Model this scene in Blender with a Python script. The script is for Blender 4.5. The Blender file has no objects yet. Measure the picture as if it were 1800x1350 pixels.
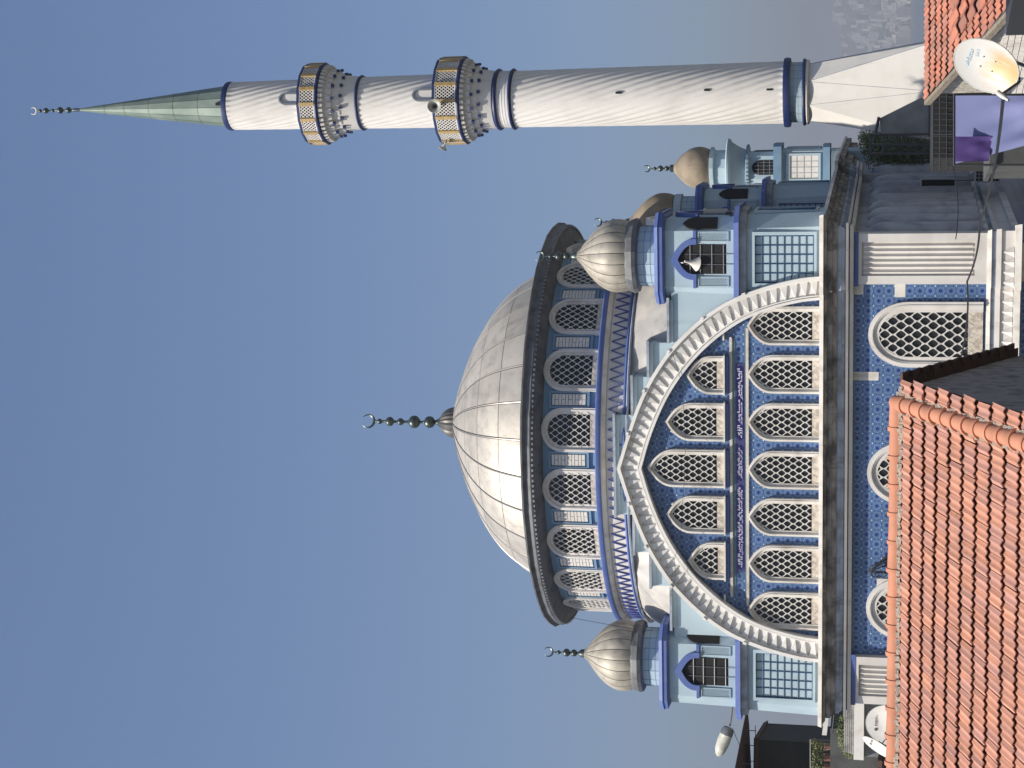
import bpy, math, random
from mathutils import Vector, Matrix
R = math.radians
sin, cos, PI = math.sin, math.cos, math.pi
sc = bpy.context.scene
COL = sc.collection
random.seed(7)

# ------------------------------------------------------------------ camera
CAMZ = 7.5                                  # camera height over the street (m)
FPX = 3100.0                                # focal length in pixels of the 1800 px wide photograph
PITCH = math.atan(670 / FPX)
ROLL = R(0.6)
camd = bpy.data.cameras.new('camera')
camd.sensor_fit = 'HORIZONTAL'; camd.sensor_width = 36; camd.lens = 36 * FPX / 1800
camd.clip_start = 0.5; camd.clip_end = 40000
cam = bpy.data.objects.new('camera', camd); COL.objects.link(cam)
_F = Vector((0, cos(PITCH), sin(PITCH))); _R0 = Vector((1, 0, 0)); _U0 = Vector((0, -sin(PITCH), cos(PITCH)))
_RT = _R0 * cos(ROLL) + _U0 * sin(ROLL)     # right of the upright picture
_UP = _U0 * cos(ROLL) - _R0 * sin(ROLL)
# the photograph lies on its side: upright "up" points to the picture's left
cam.matrix_world = Matrix(((-_UP.x, _RT.x, -_F.x, 0), (-_UP.y, _RT.y, -_F.y, 0), (-_UP.z, _RT.z, -_F.z, CAMZ), (0, 0, 0, 1)))
sc.camera = cam

# ------------------------------------------------------------------ sky, sun, exposure
SUN_AZ = R(180 + 50)                        # clockwise from +Y
SUN_EL = R(55)
world = bpy.data.worlds.new('World'); sc.world = world; world.use_nodes = True
wn = world.node_tree
sky = wn.nodes.new('ShaderNodeTexSky'); sky.sky_type = 'NISHITA'; sky.sun_disc = False
sky.sun_elevation = SUN_EL; sky.sun_rotation = SUN_AZ
sky.altitude = 50; sky.air_density = 1.0; sky.dust_density = 3.5; sky.ozone_density = 8.0
wn.links.new(sky.outputs[0], wn.nodes['Background'].inputs[0])
wn.nodes['Background'].inputs[1].default_value = 0.104
sund = bpy.data.lights.new('sun', 'SUN'); sund.energy = 5.0; sund.angle = R(0.53); sund.color = (1.0, 0.93, 0.83)
sun = bpy.data.objects.new('sun', sund); COL.objects.link(sun)
_ts = Vector((sin(SUN_AZ) * cos(SUN_EL), cos(SUN_AZ) * cos(SUN_EL), sin(SUN_EL)))
sun.rotation_euler = _ts.to_track_quat('Z', 'Y').to_euler()
sun.location = _ts * 200
sc.view_settings.view_transform = 'Standard'; sc.view_settings.look = 'None'
sc.view_settings.exposure = 0.36; sc.view_settings.gamma = 1.0; sc.view_settings.use_curve_mapping = False
sc.render.engine = 'CYCLES'
sc.cycles.use_denoising = True
sc.cycles.max_bounces = 6; sc.cycles.volume_bounces = 0

# ------------------------------------------------------------------ helpers
def at(x, y, Y):
    """world point seen at photo pixel (x, y), at the distance Y down the view axis"""
    a, b = 675 - y, x - 900
    d = _F + _RT * (a / FPX) - _UP * (b / FPX)
    return Vector((0, 0, CAMZ)) + d * (Y / d.y)

class MB:
    def __init__(s): s.v = []; s.f = []; s.m = []; s.cur = 0
    def add(s, vs, fs):
        o = len(s.v); s.v += [tuple(p) for p in vs]
        for f in fs: s.f.append(tuple(i + o for i in f)); s.m.append(s.cur)
        return s
    def box(s, x0, x1, y0, y1, z0, z1):
        return s.add([(x0, y0, z0), (x1, y0, z0), (x1, y1, z0), (x0, y1, z0), (x0, y0, z1), (x1, y0, z1), (x1, y1, z1), (x0, y1, z1)],
                     [(3, 2, 1, 0), (4, 5, 6, 7), (0, 1, 5, 4), (1, 2, 6, 5), (2, 3, 7, 6), (3, 0, 4, 7)])
    def obox(s, c, ax, ay, az):
        """box with centre c and three half-axis vectors"""
        c, ax, ay, az = Vector(c), Vector(ax), Vector(ay), Vector(az)
        q = [c + ax * i + ay * j + az * k for k in (-1, 1) for i, j in ((-1, -1), (1, -1), (1, 1), (-1, 1))]
        return s.add(q, [(3, 2, 1, 0), (4, 5, 6, 7), (0, 1, 5, 4), (1, 2, 6, 5), (2, 3, 7, 6), (3, 0, 4, 7)])
    def prism_xz(s, poly, y0, y1):
        n = len(poly)
        s.add([(x, y0, z) for x, z in poly] + [(x, y1, z) for x, z in poly],
              [tuple(range(n)), tuple(range(2 * n - 1, n - 1, -1))] + [(i, i + n, (i + 1) % n + n, (i + 1) % n) for i in range(n)])
        return s
    def prism_xy(s, poly, z0, z1, poly1=None):
        n = len(poly); p1 = poly1 or poly
        s.add([(x, y, z0) for x, y in poly] + [(x, y, z1) for x, y in p1],
              [tuple(range(n - 1, -1, -1)), tuple(range(n, 2 * n))] + [(i, (i + 1) % n, (i + 1) % n + n, i + n) for i in range(n)])
        return s
    def band_xz(s, outer, inner, y0, y1, y0i=None):
        """arch-like strip between two open outlines; front at y0 (y0i at the inner edge), back at y1"""
        n = len(outer); yi = y0 if y0i is None else y0i
        vs = [(x, y0, z) for x, z in outer] + [(x, yi, z) for x, z in inner] + [(x, y1, z) for x, z in outer] + [(x, y1, z) for x, z in inner]
        fs = []
        for i in range(n - 1):
            fs += [(i, i + 1, n + i + 1, n + i), (i, 2 * n + i, 2 * n + i + 1, i + 1), (n + i, n + i + 1, 3 * n + i + 1, 3 * n + i)]
        fs += [(0, n, 3 * n, 2 * n), (n - 1, 3 * n - 1, 4 * n - 1, 2 * n - 1)]
        return s.add(vs, fs)
    def lathe(s, prof, n, c=(0, 0), a0=0.0, rf=None):
        vs = []; fs = []; k = len(prof)
        for r, z in prof:
            for i in range(n):
                a = a0 + 2 * PI * i / n
                rr = r if rf is None else rf(r, z, a)
                vs.append((c[0] + rr * cos(a), c[1] + rr * sin(a), z))
        for j in range(k - 1):
            for i in range(n):
                fs.append((j * n + i, j * n + (i + 1) % n, (j + 1) * n + (i + 1) % n, (j + 1) * n + i))
        if prof[0][0] > 1e-4: fs.append(tuple(range(n - 1, -1, -1)))
        if prof[-1][0] > 1e-4: fs.append(tuple((k - 1) * n + i for i in range(n)))
        return s.add(vs, fs)
    def tube(s, pts, r, n=6, r1=None):
        pts = [Vector(p) for p in pts]; rings = []; m = len(pts)
        for i, p in enumerate(pts):
            d = (pts[min(i + 1, m - 1)] - pts[max(i - 1, 0)]).normalized()
            u = d.orthogonal().normalized() if abs(d.z) > .99 else d.cross(Vector((0, 0, 1))).normalized()
            w = d.cross(u)
            rr = r if r1 is None else r + (r1 - r) * i / (m - 1)
            rings.append([p + (u * cos(2 * PI * k / n) + w * sin(2 * PI * k / n)) * rr for k in range(n)])
        fs = []
        for i in range(m - 1):
            for k in range(n): fs.append((i * n + k, i * n + (k + 1) % n, (i + 1) * n + (k + 1) % n, (i + 1) * n + k))
        fs += [tuple(range(n - 1, -1, -1)), tuple((m - 1) * n + k for k in range(n))]
        return s.add([p for q in rings for p in q], fs)
    def build(s, name, mat, parent=None, loc=(0, 0, 0), rz=0.0, smooth=None, rot=None):
        me = bpy.data.meshes.new(name); me.from_pydata(s.v, [], s.f)
        for mm in (mat if isinstance(mat, (list, tuple)) else [mat]): me.materials.append(mm)
        if any(s.m): me.polygons.foreach_set('material_index', s.m)
        if smooth is not None:
            me.polygons.foreach_set('use_smooth', [True] * len(me.polygons)); me.set_sharp_from_angle(angle=R(smooth))
        me.update()
        o = bpy.data.objects.new(name, me); COL.objects.link(o)
        o.parent = parent; o.location = loc; o.rotation_euler = rot if rot else (0, 0, rz)
        return o

def fixn(o):
    import bmesh
    bm = bmesh.new(); bm.from_mesh(o.data); bmesh.ops.recalc_face_normals(bm, faces=bm.faces); bm.to_mesh(o.data); bm.free(); return o
def tag(o, label, cat=None, group=None, kind=None):
    if label: o['label'] = label
    if cat: o['category'] = cat
    if group: o['group'] = group
    if kind: o['kind'] = kind
    return o
def empty(name, loc, rz, label, cat, group=None):
    o = bpy.data.objects.new(name, None); COL.objects.link(o); o.location = loc; o.rotation_euler = (0, 0, rz); o.empty_display_size = .5
    return tag(o, label, cat, group)
def dup(o, parent=None, loc=None, rot=None, kids=True):
    c = o.copy(); COL.objects.link(c); c.parent = parent
    if loc is not None: c.location = loc
    if rot is not None: c.rotation_euler = rot
    if kids:
        for ch in list(o.children): dup(ch, c)
    return c

# ------------------------------------------------------------------ materials
def nd(t, kind, **kw):
    n = t.nodes.new(kind)
    for k, v in kw.items():
        if k.startswith('i_'):
            key = k[2:]; key = int(key) if key.isdigit() else key
            if isinstance(v, bpy.types.NodeSocket): t.links.new(v, n.inputs[key])
            else: n.inputs[key].default_value = v
        else: setattr(n, k, v)
    return n
def c4(c): return (c[0], c[1], c[2], 1.0)
def mth(t, op, a, b=0.0, cl=False):
    n = nd(t, 'ShaderNodeMath', operation=op, i_0=a, i_1=b); n.use_clamp = cl; return n.outputs[0]
def mixc(t, f, a, b):
    n = t.nodes.new('ShaderNodeMix'); n.data_type = 'RGBA'
    for idx, v in ((0, f), (6, a), (7, b)):
        if isinstance(v, bpy.types.NodeSocket): t.links.new(v, n.inputs[idx])
        else: n.inputs[idx].default_value = v if idx == 0 else c4(v)
    return n.outputs[2]
def base(name):
    m = bpy.data.materials.new(name); m.use_nodes = True
    return m, m.node_tree, m.node_tree.nodes['Principled BSDF']
def noise(t, scale, stretch=(1, 1, 1), detail=5.0, lo=.4, hi=.65):
    g = nd(t, 'ShaderNodeNewGeometry')
    mp = nd(t, 'ShaderNodeMapping', i_Vector=g.outputs['Position'], i_Scale=stretch)
    n = nd(t, 'ShaderNodeTexNoise', i_Vector=mp.outputs[0], i_Scale=scale, i_Detail=detail)
    return nd(t, 'ShaderNodeMapRange', i_0=n.outputs[0], i_1=lo, i_2=hi).outputs[0], n.outputs[0]
def mat(name, col, rough=.75, col2=None, ns=1.2, stretch=(1, 1, 1), lo=.45, hi=.7, amt=1.0, streak=None, bump=0.0, bs=25.0, metal=0.0, rnd=0.0, rcol=None):
    m, t, b = base(name)
    out = None
    if col2 is not None:
        f, _ = noise(t, ns, stretch, 6.0, lo, hi)
        out = mixc(t, mth(t, 'MULTIPLY', f, amt), col, col2)
    if streak is not None:
        f, _ = noise(t, 3.0, (1, 1, .12), 5.0, streak[1], streak[2])
        out = mixc(t, mth(t, 'MULTIPLY', f, streak[3] if len(streak) > 3 else .8), out if out is not None else col, streak[0])
    if rnd:
        g = nd(t, 'ShaderNodeNewGeometry')
        oi = nd(t, 'ShaderNodeObjectInfo')
        rr = mth(t, 'FRACT', mth(t, 'ADD', g.outputs['Random Per Island'], oi.outputs['Random']))
        if rcol is not None:
            out = mixc(t, nd(t, 'ShaderNodeMapRange', i_0=rr, i_1=.35, i_2=1.0).outputs[0], out if out is not None else col, rcol)
        r2 = mth(t, 'FRACT', mth(t, 'MULTIPLY', rr, 7.31))
        k = mth(t, 'ADD', mth(t, 'MULTIPLY', r2, rnd), 1 - rnd / 2)
        hsv = nd(t, 'ShaderNodeHueSaturation', i_Value=k)
        if out is None: hsv.inputs['Color'].default_value = c4(col)
        else: t.links.new(out, hsv.inputs['Color'])
        out = hsv.outputs[0]
    if out is None: b.inputs['Base Color'].default_value = c4(col)
    else: t.links.new(out, b.inputs['Base Color'])
    b.inputs['Roughness'].default_value = rough; b.inputs['Metallic'].default_value = metal
    if bump:
        _, raw = noise(t, bs)
        bp = nd(t, 'ShaderNodeBump', i_Strength=bump, i_Distance=.02, i_Height=raw)
        t.links.new(bp.outputs[0], b.inputs['Normal'])
    return m

M = {}
M['white'] = mat('white_plaster', (.62, .59, .545), .8, (.52, .485, .44), .9, streak=((.30, .27, .235), .60, .82, .55), bump=.15)
M['cream'] = mat('cream_stone', (.63, .60, .545), .8, (.46, .42, .36), 1.6, streak=((.20, .17, .14), .60, .8, .55), bump=.25)
M['archwhite'] = mat('white_arch_plaster', (.69, .67, .63), .8, (.60, .575, .53), 1.0, streak=((.40, .37, .33), .62, .85, .45), bump=.12)
M['infill'] = mat('dusty_infill', (.60, .53, .43), .9, (.36, .31, .25), 5.0, lo=.42, hi=.62, bump=.6, bs=18)
M['pale'] = mat('pale_blue_paint', (.36, .455, .50), .7, (.31, .405, .455), .8, streak=((.24, .30, .33), .6, .85, .6), bump=.1)
M['drum'] = mat('blue_grey_paint', (.15, .25, .35), .75, (.12, .205, .30), .9, streak=((.25, .31, .37), .62, .85, .5), bump=.1)
M['royal'] = mat('royal_blue_paint', (.07, .115, .32), .6, (.095, .14, .31), 2.0, streak=((.20, .22, .40), .64, .85, .4))
M['zig'] = mat('dull_blue_strip', (.06, .08, .26), .6)
M['navy'] = mat('navy_paint', (.012, .025, .10), .5)
M['grille'] = mat('grille_blue_paint', (.004, .055, .13), .5)
M['stone'] = mat('weathered_cornice', (.34, .31, .27), .9, (.10, .09, .075), 1.3, (1, 1, 2.0), .38, .62, streak=((.05, .045, .04), .52, .75, .85), bump=.5, bs=9)
M['stone2'] = mat('grey_blue_moulding', (.30, .34, .40), .85, (.16, .17, .18), 1.5, streak=((.09, .085, .08), .56, .78, .8), bump=.3)
M['lead'] = mat('lead_sheet', (.47, .435, .375), .50, (.36, .335, .295), 1.1, streak=((.24, .225, .195), .52, .76, .6), metal=.35, rnd=.20, bump=.12, bs=3.5)
M['lead2'] = mat('turret_lead', (.40, .365, .30), .58, (.28, .255, .205), 2.2, streak=((.18, .165, .14), .55, .78, .6), metal=.2, rnd=.16, bump=.12, bs=5)
M['seam'] = mat('dark_seam', (.10, .095, .085), .5, metal=.4)
M['rib'] = mat('light_rib', (.40, .38, .34), .4, metal=.5)
M['leadroof'] = mat('grey_lead_roof', (.36, .35, .33), .6, (.50, .47, .42), 1.2, streak=((.16, .15, .13), .6, .8, .7), metal=.1, bump=.2, bs=6)
M['eave'] = mat('dark_eave', (.13, .135, .14), .6, (.07, .07, .07), 2.0, metal=.15, bump=.3, bs=6)
M['finial'] = mat('aged_bronze', (.07, .085, .08), .38, (.12, .15, .13), 6.0, metal=.7)
M['browndome'] = mat('ochre_plaster_dome', (.27, .22, .155), .85, (.18, .145, .10), 1.3, streak=((.15, .115, .08), .6, .8, .7), bump=.3, bs=8)
M['glass'] = mat('dark_pane', (.008, .009, .010), .45)
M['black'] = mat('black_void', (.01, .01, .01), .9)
M['lattice'] = mat('plaster_lattice', (.58, .56, .52), .85, (.44, .42, .38), 3.0)
M['patina'] = mat('green_copper', (.15, .20, .165), .6, (.23, .275, .235), 1.2, (1, 1, .5), .4, .65, streak=((.08, .13, .10), .58, .8, .7), metal=.25, rnd=.12)
M['minwhite'] = mat('minaret_stone', (.64, .615, .57), .8, (.57, .545, .50), .8, streak=((.40, .38, .345), .60, .85, .5), bump=.12)
M['gold'] = mat('ochre_post', (.40, .28, .11), .6, (.30, .20, .08), 4.0)
M['metalgrey'] = mat('grey_metal', (.25, .26, .27), .45, metal=.6)
M['darkmetal'] = mat('dark_metal', (.03, .032, .035), .5)
M['offwhite'] = mat('offwhite_plastic', (.50, .49, .43), .5, (.33, .33, .27), 4, streak=((.22, .22, .18), .55, .75, .7))
M['terracotta'] = mat('terracotta', (.48, .225, .145), .88, (.39, .19, .13), 2.2, streak=((.15, .09, .07), .62, .78, .5), rnd=.32, rcol=(.37, .195, .155), bump=.2, bs=40)
M['terra_ridge'] = mat('ridge_terracotta', (.47, .205, .12), .8, (.39, .17, .10), 3.5, rnd=.14, bump=.15, bs=30)
M['terra_old'] = mat('old_terracotta', (.42, .15, .09), .85, (.22, .13, .10), 4.0, rnd=.35, rcol=(.30, .14, .10), bump=.3, bs=30)
M['mortar'] = mat('mortar', (.46, .42, .35), .95, (.22, .20, .17), 12, bump=.8, bs=40)
M['rubble'] = mat('dark_rubble', (.17, .16, .15), .95, (.07, .066, .062), 5, rnd=1.3, bump=.5, bs=20)
M['darkverge'] = mat('burnt_tile_edge', (.10, .05, .04), .9, (.05, .03, .03), 8, rnd=.3)
M['dishwhite'] = None
M['tarp'] = mat('faded_blue_tarp', (.115, .13, .25), .8, (.15, .165, .30), .9)  # faded cloth blue, lowered further to stand for shade
M['purple'] = mat('purple_cloth', (.045, .022, .12), .85, (.06, .034, .15), 3)
M['brickwhite'] = mat('whitewashed_brick', (.66, .62, .56), .9, (.53, .48, .42), 3.0, streak=((.25, .22, .19), .66, .8, .6), bump=.4, bs=20)
M['wood'] = mat('weathered_wood', (.24, .20, .15), .9, (.14, .12, .09), 8, (1, 1, 4))
M['greywall'] = mat('grey_render', (.20, .21, .21), .9, (.14, .145, .15), 1.5, bump=.2)
M['brownwall'] = mat('shade_brown_render', (.040, .037, .030), .9, (.032, .029, .024), 1.2, bump=.15)  # shade put into the albedo; the sun reaches this wall
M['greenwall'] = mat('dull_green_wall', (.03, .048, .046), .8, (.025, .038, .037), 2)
M['whitepaint'] = mat('white_paint', (.66, .64, .60), .6, (.56, .53, .48), 2)
M['slab'] = mat('concrete_slab', (.30, .29, .27), .9, (.18, .17, .16), 2.5, bump=.4)
M['cable'] = mat('black_cable', (.012, .012, .014), .55)
M['leaf'] = mat('leaf_green', (.15, .175, .055), .7, (.08, .105, .03), 4, rnd=.8)
M['leafy'] = mat('yellow_green_leaf', (.16, .17, .04), .7, (.06, .085, .02), 6, rnd=.6)
M['bark'] = mat('bark', (.10, .075, .05), .9)
M['red'] = mat('red_paint', (.35, .05, .04), .6)
M['acwhite'] = mat('appliance_white', (.55, .54, .50), .6, (.44, .43, .40), 4)
M['ground'] = mat('dusty_ground', (.13, .12, .10), .95, (.08, .085, .06), .06)
M['dimgrey'] = mat('dim_grey_render', (.075, .08, .075), .95, (.05, .052, .05), 1.5, bump=.2)  # grey darkened so the yard block wall reads as shaded
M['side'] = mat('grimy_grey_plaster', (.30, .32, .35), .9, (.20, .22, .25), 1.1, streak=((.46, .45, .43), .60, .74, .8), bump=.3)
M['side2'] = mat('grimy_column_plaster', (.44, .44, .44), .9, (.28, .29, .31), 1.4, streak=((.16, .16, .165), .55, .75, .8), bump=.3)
M['sea'] = mat('sea_water', (.03, .055, .075), .25, (.04, .07, .09), .004)
M['hill'] = mat('dry_hillside', (.09, .085, .065), .95, (.05, .055, .04), .004)
M['farwall'] = mat('far_building_wall', (.56, .53, .50), .85, rnd=.6, rcol=(.40, .35, .33))
M['farwin'] = mat('far_window', (.05, .055, .06), .4)

def tile_mat():
    m, t, b = base('painted_tile')
    tc = nd(t, 'ShaderNodeTexCoord'); sp = nd(t, 'ShaderNodeSeparateXYZ', i_0=tc.outputs['Object'])
    P = .383
    px = mth(t, 'DIVIDE', sp.outputs[0], P); pz = mth(t, 'DIVIDE', sp.outputs[2], P)
    def cell(off):
        a = mth(t, 'SUBTRACT', mth(t, 'FRACT', mth(t, 'ADD', px, off)), .5); c = mth(t, 'SUBTRACT', mth(t, 'FRACT', mth(t, 'ADD', pz, off)), .5)
        return a, c, mth(t, 'SQRT', mth(t, 'ADD', mth(t, 'MULTIPLY', a, a), mth(t, 'MULTIPLY', c, c)))
    a, c, d = cell(100.0); _, _, e = cell(100.5)
    def ringm(d, r, w): return mth(t, 'SUBTRACT', 1.0, mth(t, 'DIVIDE', mth(t, 'ABSOLUTE', mth(t, 'SUBTRACT', d, r)), w), True)
    ang = mth(t, 'ARCTAN2', a, c)
    pet = mth(t, 'ADD', .37, mth(t, 'MULTIPLY', mth(t, 'COSINE', mth(t, 'MULTIPLY', ang, 8.0)), .035))
    col = mixc(t, ringm(d, .24, .09), (.045, .09, .20), (.08, .14, .26))
    col = mixc(t, mth(t, 'MULTIPLY', ringm(d, pet, .055), .85), col, (.19, .265, .375))
    col = mixc(t, mth(t, 'MULTIPLY', ringm(e, .20, .05), .7), col, (.12, .19, .30))
    col = mixc(t, mth(t, 'MULTIPLY', mth(t, 'SUBTRACT', .19, d), 16, True), col, (.013, .025, .14))
    col = mixc(t, mth(t, 'MULTIPLY', mth(t, 'SUBTRACT', .085, e), 22, True), col, (.50, .58, .62))
    # single tiles differ a little
    fx = mth(t, 'FLOOR', mth(t, 'MULTIPLY', px, 1.0)); fz = mth(t, 'FLOOR', mth(t, 'MULTIPLY', pz, 1.0))
    cb = nd(t, 'ShaderNodeCombineXYZ', i_0=fx, i_1=fz)
    wnn = nd(t, 'ShaderNodeTexWhiteNoise', i_Vector=cb.outputs[0])
    f, _ = noise(t, .7, (1, 1, 1), 4, .35, .7)
    k = mth(t, 'ADD', mth(t, 'ADD', .95, mth(t, 'MULTIPLY', wnn.outputs[0], .22)), mth(t, 'MULTIPLY', f, .2))
    h = nd(t, 'ShaderNodeHueSaturation', i_Value=k); t.links.new(col, h.inputs['Color'])
    t.links.new(h.outputs[0], b.inputs['Base Color']); b.inputs['Roughness'].default_value = .33
    return m
M['tile'] = tile_mat()
def dish_mat():
    m, t, b = base('rust_stained_dish')
    tc = nd(t, 'ShaderNodeTexCoord')
    sp = nd(t, 'ShaderNodeSeparateXYZ', i_0=tc.outputs['Object'])
    n = nd(t, 'ShaderNodeTexNoise', i_Vector=nd(t, 'ShaderNodeMapping', i_Vector=tc.outputs['Object'], i_Scale=(4.5, .9, 1)).outputs[0], i_Scale=1.6, i_Detail=4.0)
    f = nd(t, 'ShaderNodeMapRange', i_0=n.outputs[0], i_1=.34, i_2=.56).outputs[0]
    g = nd(t, 'ShaderNodeMapRange', i_0=sp.outputs[1], i_1=.12, i_2=-.12).outputs[0]
    r = mth(t, 'SUBTRACT', 1.0, mth(t, 'DIVIDE', mth(t, 'ABSOLUTE', sp.outputs[0]), .34), True)
    k = mth(t, 'MULTIPLY', mth(t, 'MULTIPLY', f, g), mth(t, 'MULTIPLY', r, 1.6, True), True)
    col = mixc(t, mth(t, 'MULTIPLY', k, .95), (.50, .49, .455), (.50, .27, .08))
    t.links.new(col, b.inputs['Base Color']); b.inputs['Roughness'].default_value = .45
    return m
M['dish'] = dish_mat()
M['fadedblue'] = mat('faded_blue_print', (.28, .42, .52), .6)
M['inkblack'] = mat('black_print', (.03, .03, .035), .6)
M['inscr'] = mat('inscription_blue', (.010, .007, .085), .35, (.014, .010, .11), 3)
M['inscr_edge'] = mat('inscription_edge', (.05, .05, .14), .4)
M['letter'] = mat('inscription_white', (.62, .60, .70), .4)
M['greentile'] = mat('grey_green_tile_border', (.11, .17, .20), .4, (.08, .13, .16), 5)

# ------------------------------------------------------------------ the mosque
TH = R(9.5)
_c = at(1440, 823, 70.0)
EX = Vector((cos(TH), -sin(TH), 0)); EY = Vector((sin(TH), cos(TH), 0))
MC = Vector((_c.x, _c.y, 0)) - EX * .12
mosque = empty('mosque', MC, -TH, 'large domed mosque with white zigzag arch and blue tiled front', 'mosque')
H = (0, 0, CAMZ)
def mp(name, mb, m, **kw):
    kw.setdefault('loc', H); return mb.build(name, m, mosque, **kw)

def interp(pts, n):
    """even resampling of a polyline through a smooth spline"""
    P = [Vector((p[0], p[1])) for p in pts]
    out = []
    for i in range(len(P) - 1):
        p0 = P[i - 1] if i > 0 else P[0] * 2 - P[1]; p1 = P[i]; p2 = P[i + 1]; p3 = P[i + 2] if i + 2 < len(P) else P[-1] * 2 - P[-2]
        for k in range(12):
            t = k / 12
            out.append(.5 * ((2 * p1) + (p2 - p0) * t + (2 * p0 - 5 * p1 + 4 * p2 - p3) * t * t + (3 * p1 - p0 - 3 * p2 + p3) * t ** 3))
    out.append(P[-1])
    L = [0.0]
    for a, b in zip(out, out[1:]): L.append(L[-1] + (b - a).length)
    res = []; j = 0
    for i in range(n):
        s = L[-1] * i / (n - 1)
        while j < len(L) - 2 and L[j + 1] < s: j += 1
        t = (s - L[j]) / max(L[j + 1] - L[j], 1e-9); res.append(out[j].lerp(out[j + 1], t))
    return res, L[-1]

def arch_outline(hw, z0, zs, zt, n=10, round_=False):
    """open outline from bottom-left over the apex to bottom-right"""
    pts = [(-hw, z0), (-hw, zs)]
    h = zt - zs
    if round_:
        for i in range(1, 2 * n): a = PI - PI * i / (2 * n); pts.append((hw * cos(a), zs + h * sin(a)))
    else:
        L = [(-hw * (1 - (i / n) ** 2.5), zs + h * i / n) for i in range(1, n + 1)]
        L[-1] = (0, zt)
        pts += L + [(-x, z) for x, z in reversed(L[:-1])]
    pts += [(hw, zs), (hw, z0)]
    return pts
def inside(poly, x, z):
    c = False; n = len(poly)
    for i in range(n):
        x0, z0 = poly[i]; x1, z1 = poly[(i + 1) % n]
        if (z0 > z) != (z1 > z) and x < (x1 - x0) * (z - z0) / (z1 - z0) + x0: c = not c
    return c
def lattice_mb(poly, px, pz, y0, y1, x_off=0.0, z_off=0.0, grow=.10, s_v=.34, s_e=.97):
    """pierced plaster: rhombic cells with round-lobed holes"""
    mb = MB(); K = 16; rin = px * pz / 4 / math.hypot(px / 2, pz / 2)
    xs = [p[0] for p in poly]; zs = [p[1] for p in poly]
    zmin, zmax = min(zs), max(zs)
    i0 = int(min(xs) / (px / 2)) - 2; i1 = int(max(xs) / (px / 2)) + 2
    for i in range(i0, i1 + 1):
        for j in range(-2, int((zmax - zmin) / (pz / 2)) + 3):
            if (i + j) % 2: continue
            cx, cz = x_off + i * px / 2, zmin + z_off + j * pz / 2
            tx = cx - math.copysign(min(grow, abs(cx)), cx)
            if not (inside(poly, tx, cz - grow * .8) or inside(poly, tx, cz)) or cz < zmin - .02: continue
            o, h = [], []
            for k in range(K):
                a = 2 * PI * k / K; dx, dz = cos(a), sin(a); q = 1 / (abs(dx) / (px / 2) + abs(dz) / (pz / 2))
                rh = min(rin * s_e + rin * s_v * abs(dz) ** 14 + rin * s_v * .25 * abs(dx) ** 14, q * .93)
                o.append((cx + dx * q, cz + dz * q)); h.append((cx + dx * rh, cz + dz * rh))
            vs = [(x, y0, z) for x, z in o] + [(x, y0, z) for x, z in h] + [(x, y1, z) for x, z in h]
            fs = []
            for k in range(K):
                k1 = (k + 1) % K
                fs += [(k, k1, K + k1, K + k), (K + k, K + k1, 2 * K + k1, 2 * K + k)]
            mb.add(vs, fs)
    return mb

# ---- lower body and its plaster
b = MB(); b.prism_xy([(-8.9, .06), (8.88, .06), (10.37, 17.94), (-8.9, 17.94)], -7.5, 2.2); mp('lower_wall', b, M['white'])
b = MB(); b.prism_xy([(8.882, .062), (8.92, .062), (10.41, 17.94), (10.372, 17.94)], -7.5, 1.6); mp('side_plaster', b, M['side'])
b = MB(); b.box(-8.15, 8.15, .42, 17.58, 2.2, 8.6); mp('upper_wall', b, M['pale'])
b = MB(); b.box(-7.42, 7.42, 0, .05, -3.4, 1.6); tile_wall = mp('tile_wall', b, M['tile'])
b = MB(); b.box(-7.42, 7.42, 0, .05, -7.5, -4.62); mp('tile_plinth', b, M['tile'])
b = MB(); b.box(-.02, 17.9, -.06, .0, -7.5, -4.62); mp('tile_plinth', b, M['tile'], loc=(8.93, .06, CAMZ), rz=PI / 2 - math.atan(1.5 / 18))

# ---- cornices follow a plan with blocks set forward at the corners
FLARE = 1.5
def plan(p, r=.34, cb=1.75):
    h = 9.0 + p; H2 = h + r; e = 9.0 - cb - p * .25
    pts = []
    for k in range(4):
        a = k * PI / 2
        for x, y in ((-e, -h), (e, -h), (e, -H2), (H2, -H2)):
            X, Y_ = x * cos(a) - y * sin(a), x * sin(a) + y * cos(a) + 9
            if X > 0: X += FLARE * max(0.0, Y_) / 18          # the flank runs a little askew
            pts.append((X, Y_))
    return pts
def cornice(layers, r=.34):
    for z0, z1, p, m, p2 in layers:
        b = MB(); b.prism_xy(plan(p, r), z0, z1, plan(p2, r) if p2 is not None else None); fixn(mp('cornice_course', b, M[m]))
cornice([(2.63, 2.78, .80, 'cream', .76), (2.50, 2.628, .60, 'stone', .72), (2.30, 2.498, .50, 'stone', .50), (2.12, 2.298, .38, 'stone', .46),
         (1.97, 2.118, .34, 'stone2', .34), (1.84, 1.968, .24, 'stone2', .30), (1.70, 1.80, .42, 'white', .46), (1.802, 1.838, .20, 'stone2', .20), (1.655, 1.698, .22, 'stone2', .22), (1.52, 1.653, .30, 'white', .37)], .30)
cornice([(-3.55, -3.40, .10, 'cream', .04), (-3.72, -3.552, .02, 'stone2', .02), (-3.90, -3.722, .12, 'white', .10), (-4.38, -3.902, .04, 'white', .04),
         (-4.62, -4.382, .30, 'cream', .26)])
b = MB(); b.box(7.3, 9.36, -.36, -.02, 1.34, 1.515); o = mp('blue_capital_band', b, M['royal'])
b = MB(); b.box(-9.36, -7.3, -.36, -.02, 1.34, 1.515); mp('blue_capital_band', b, M['royal'])
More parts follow.
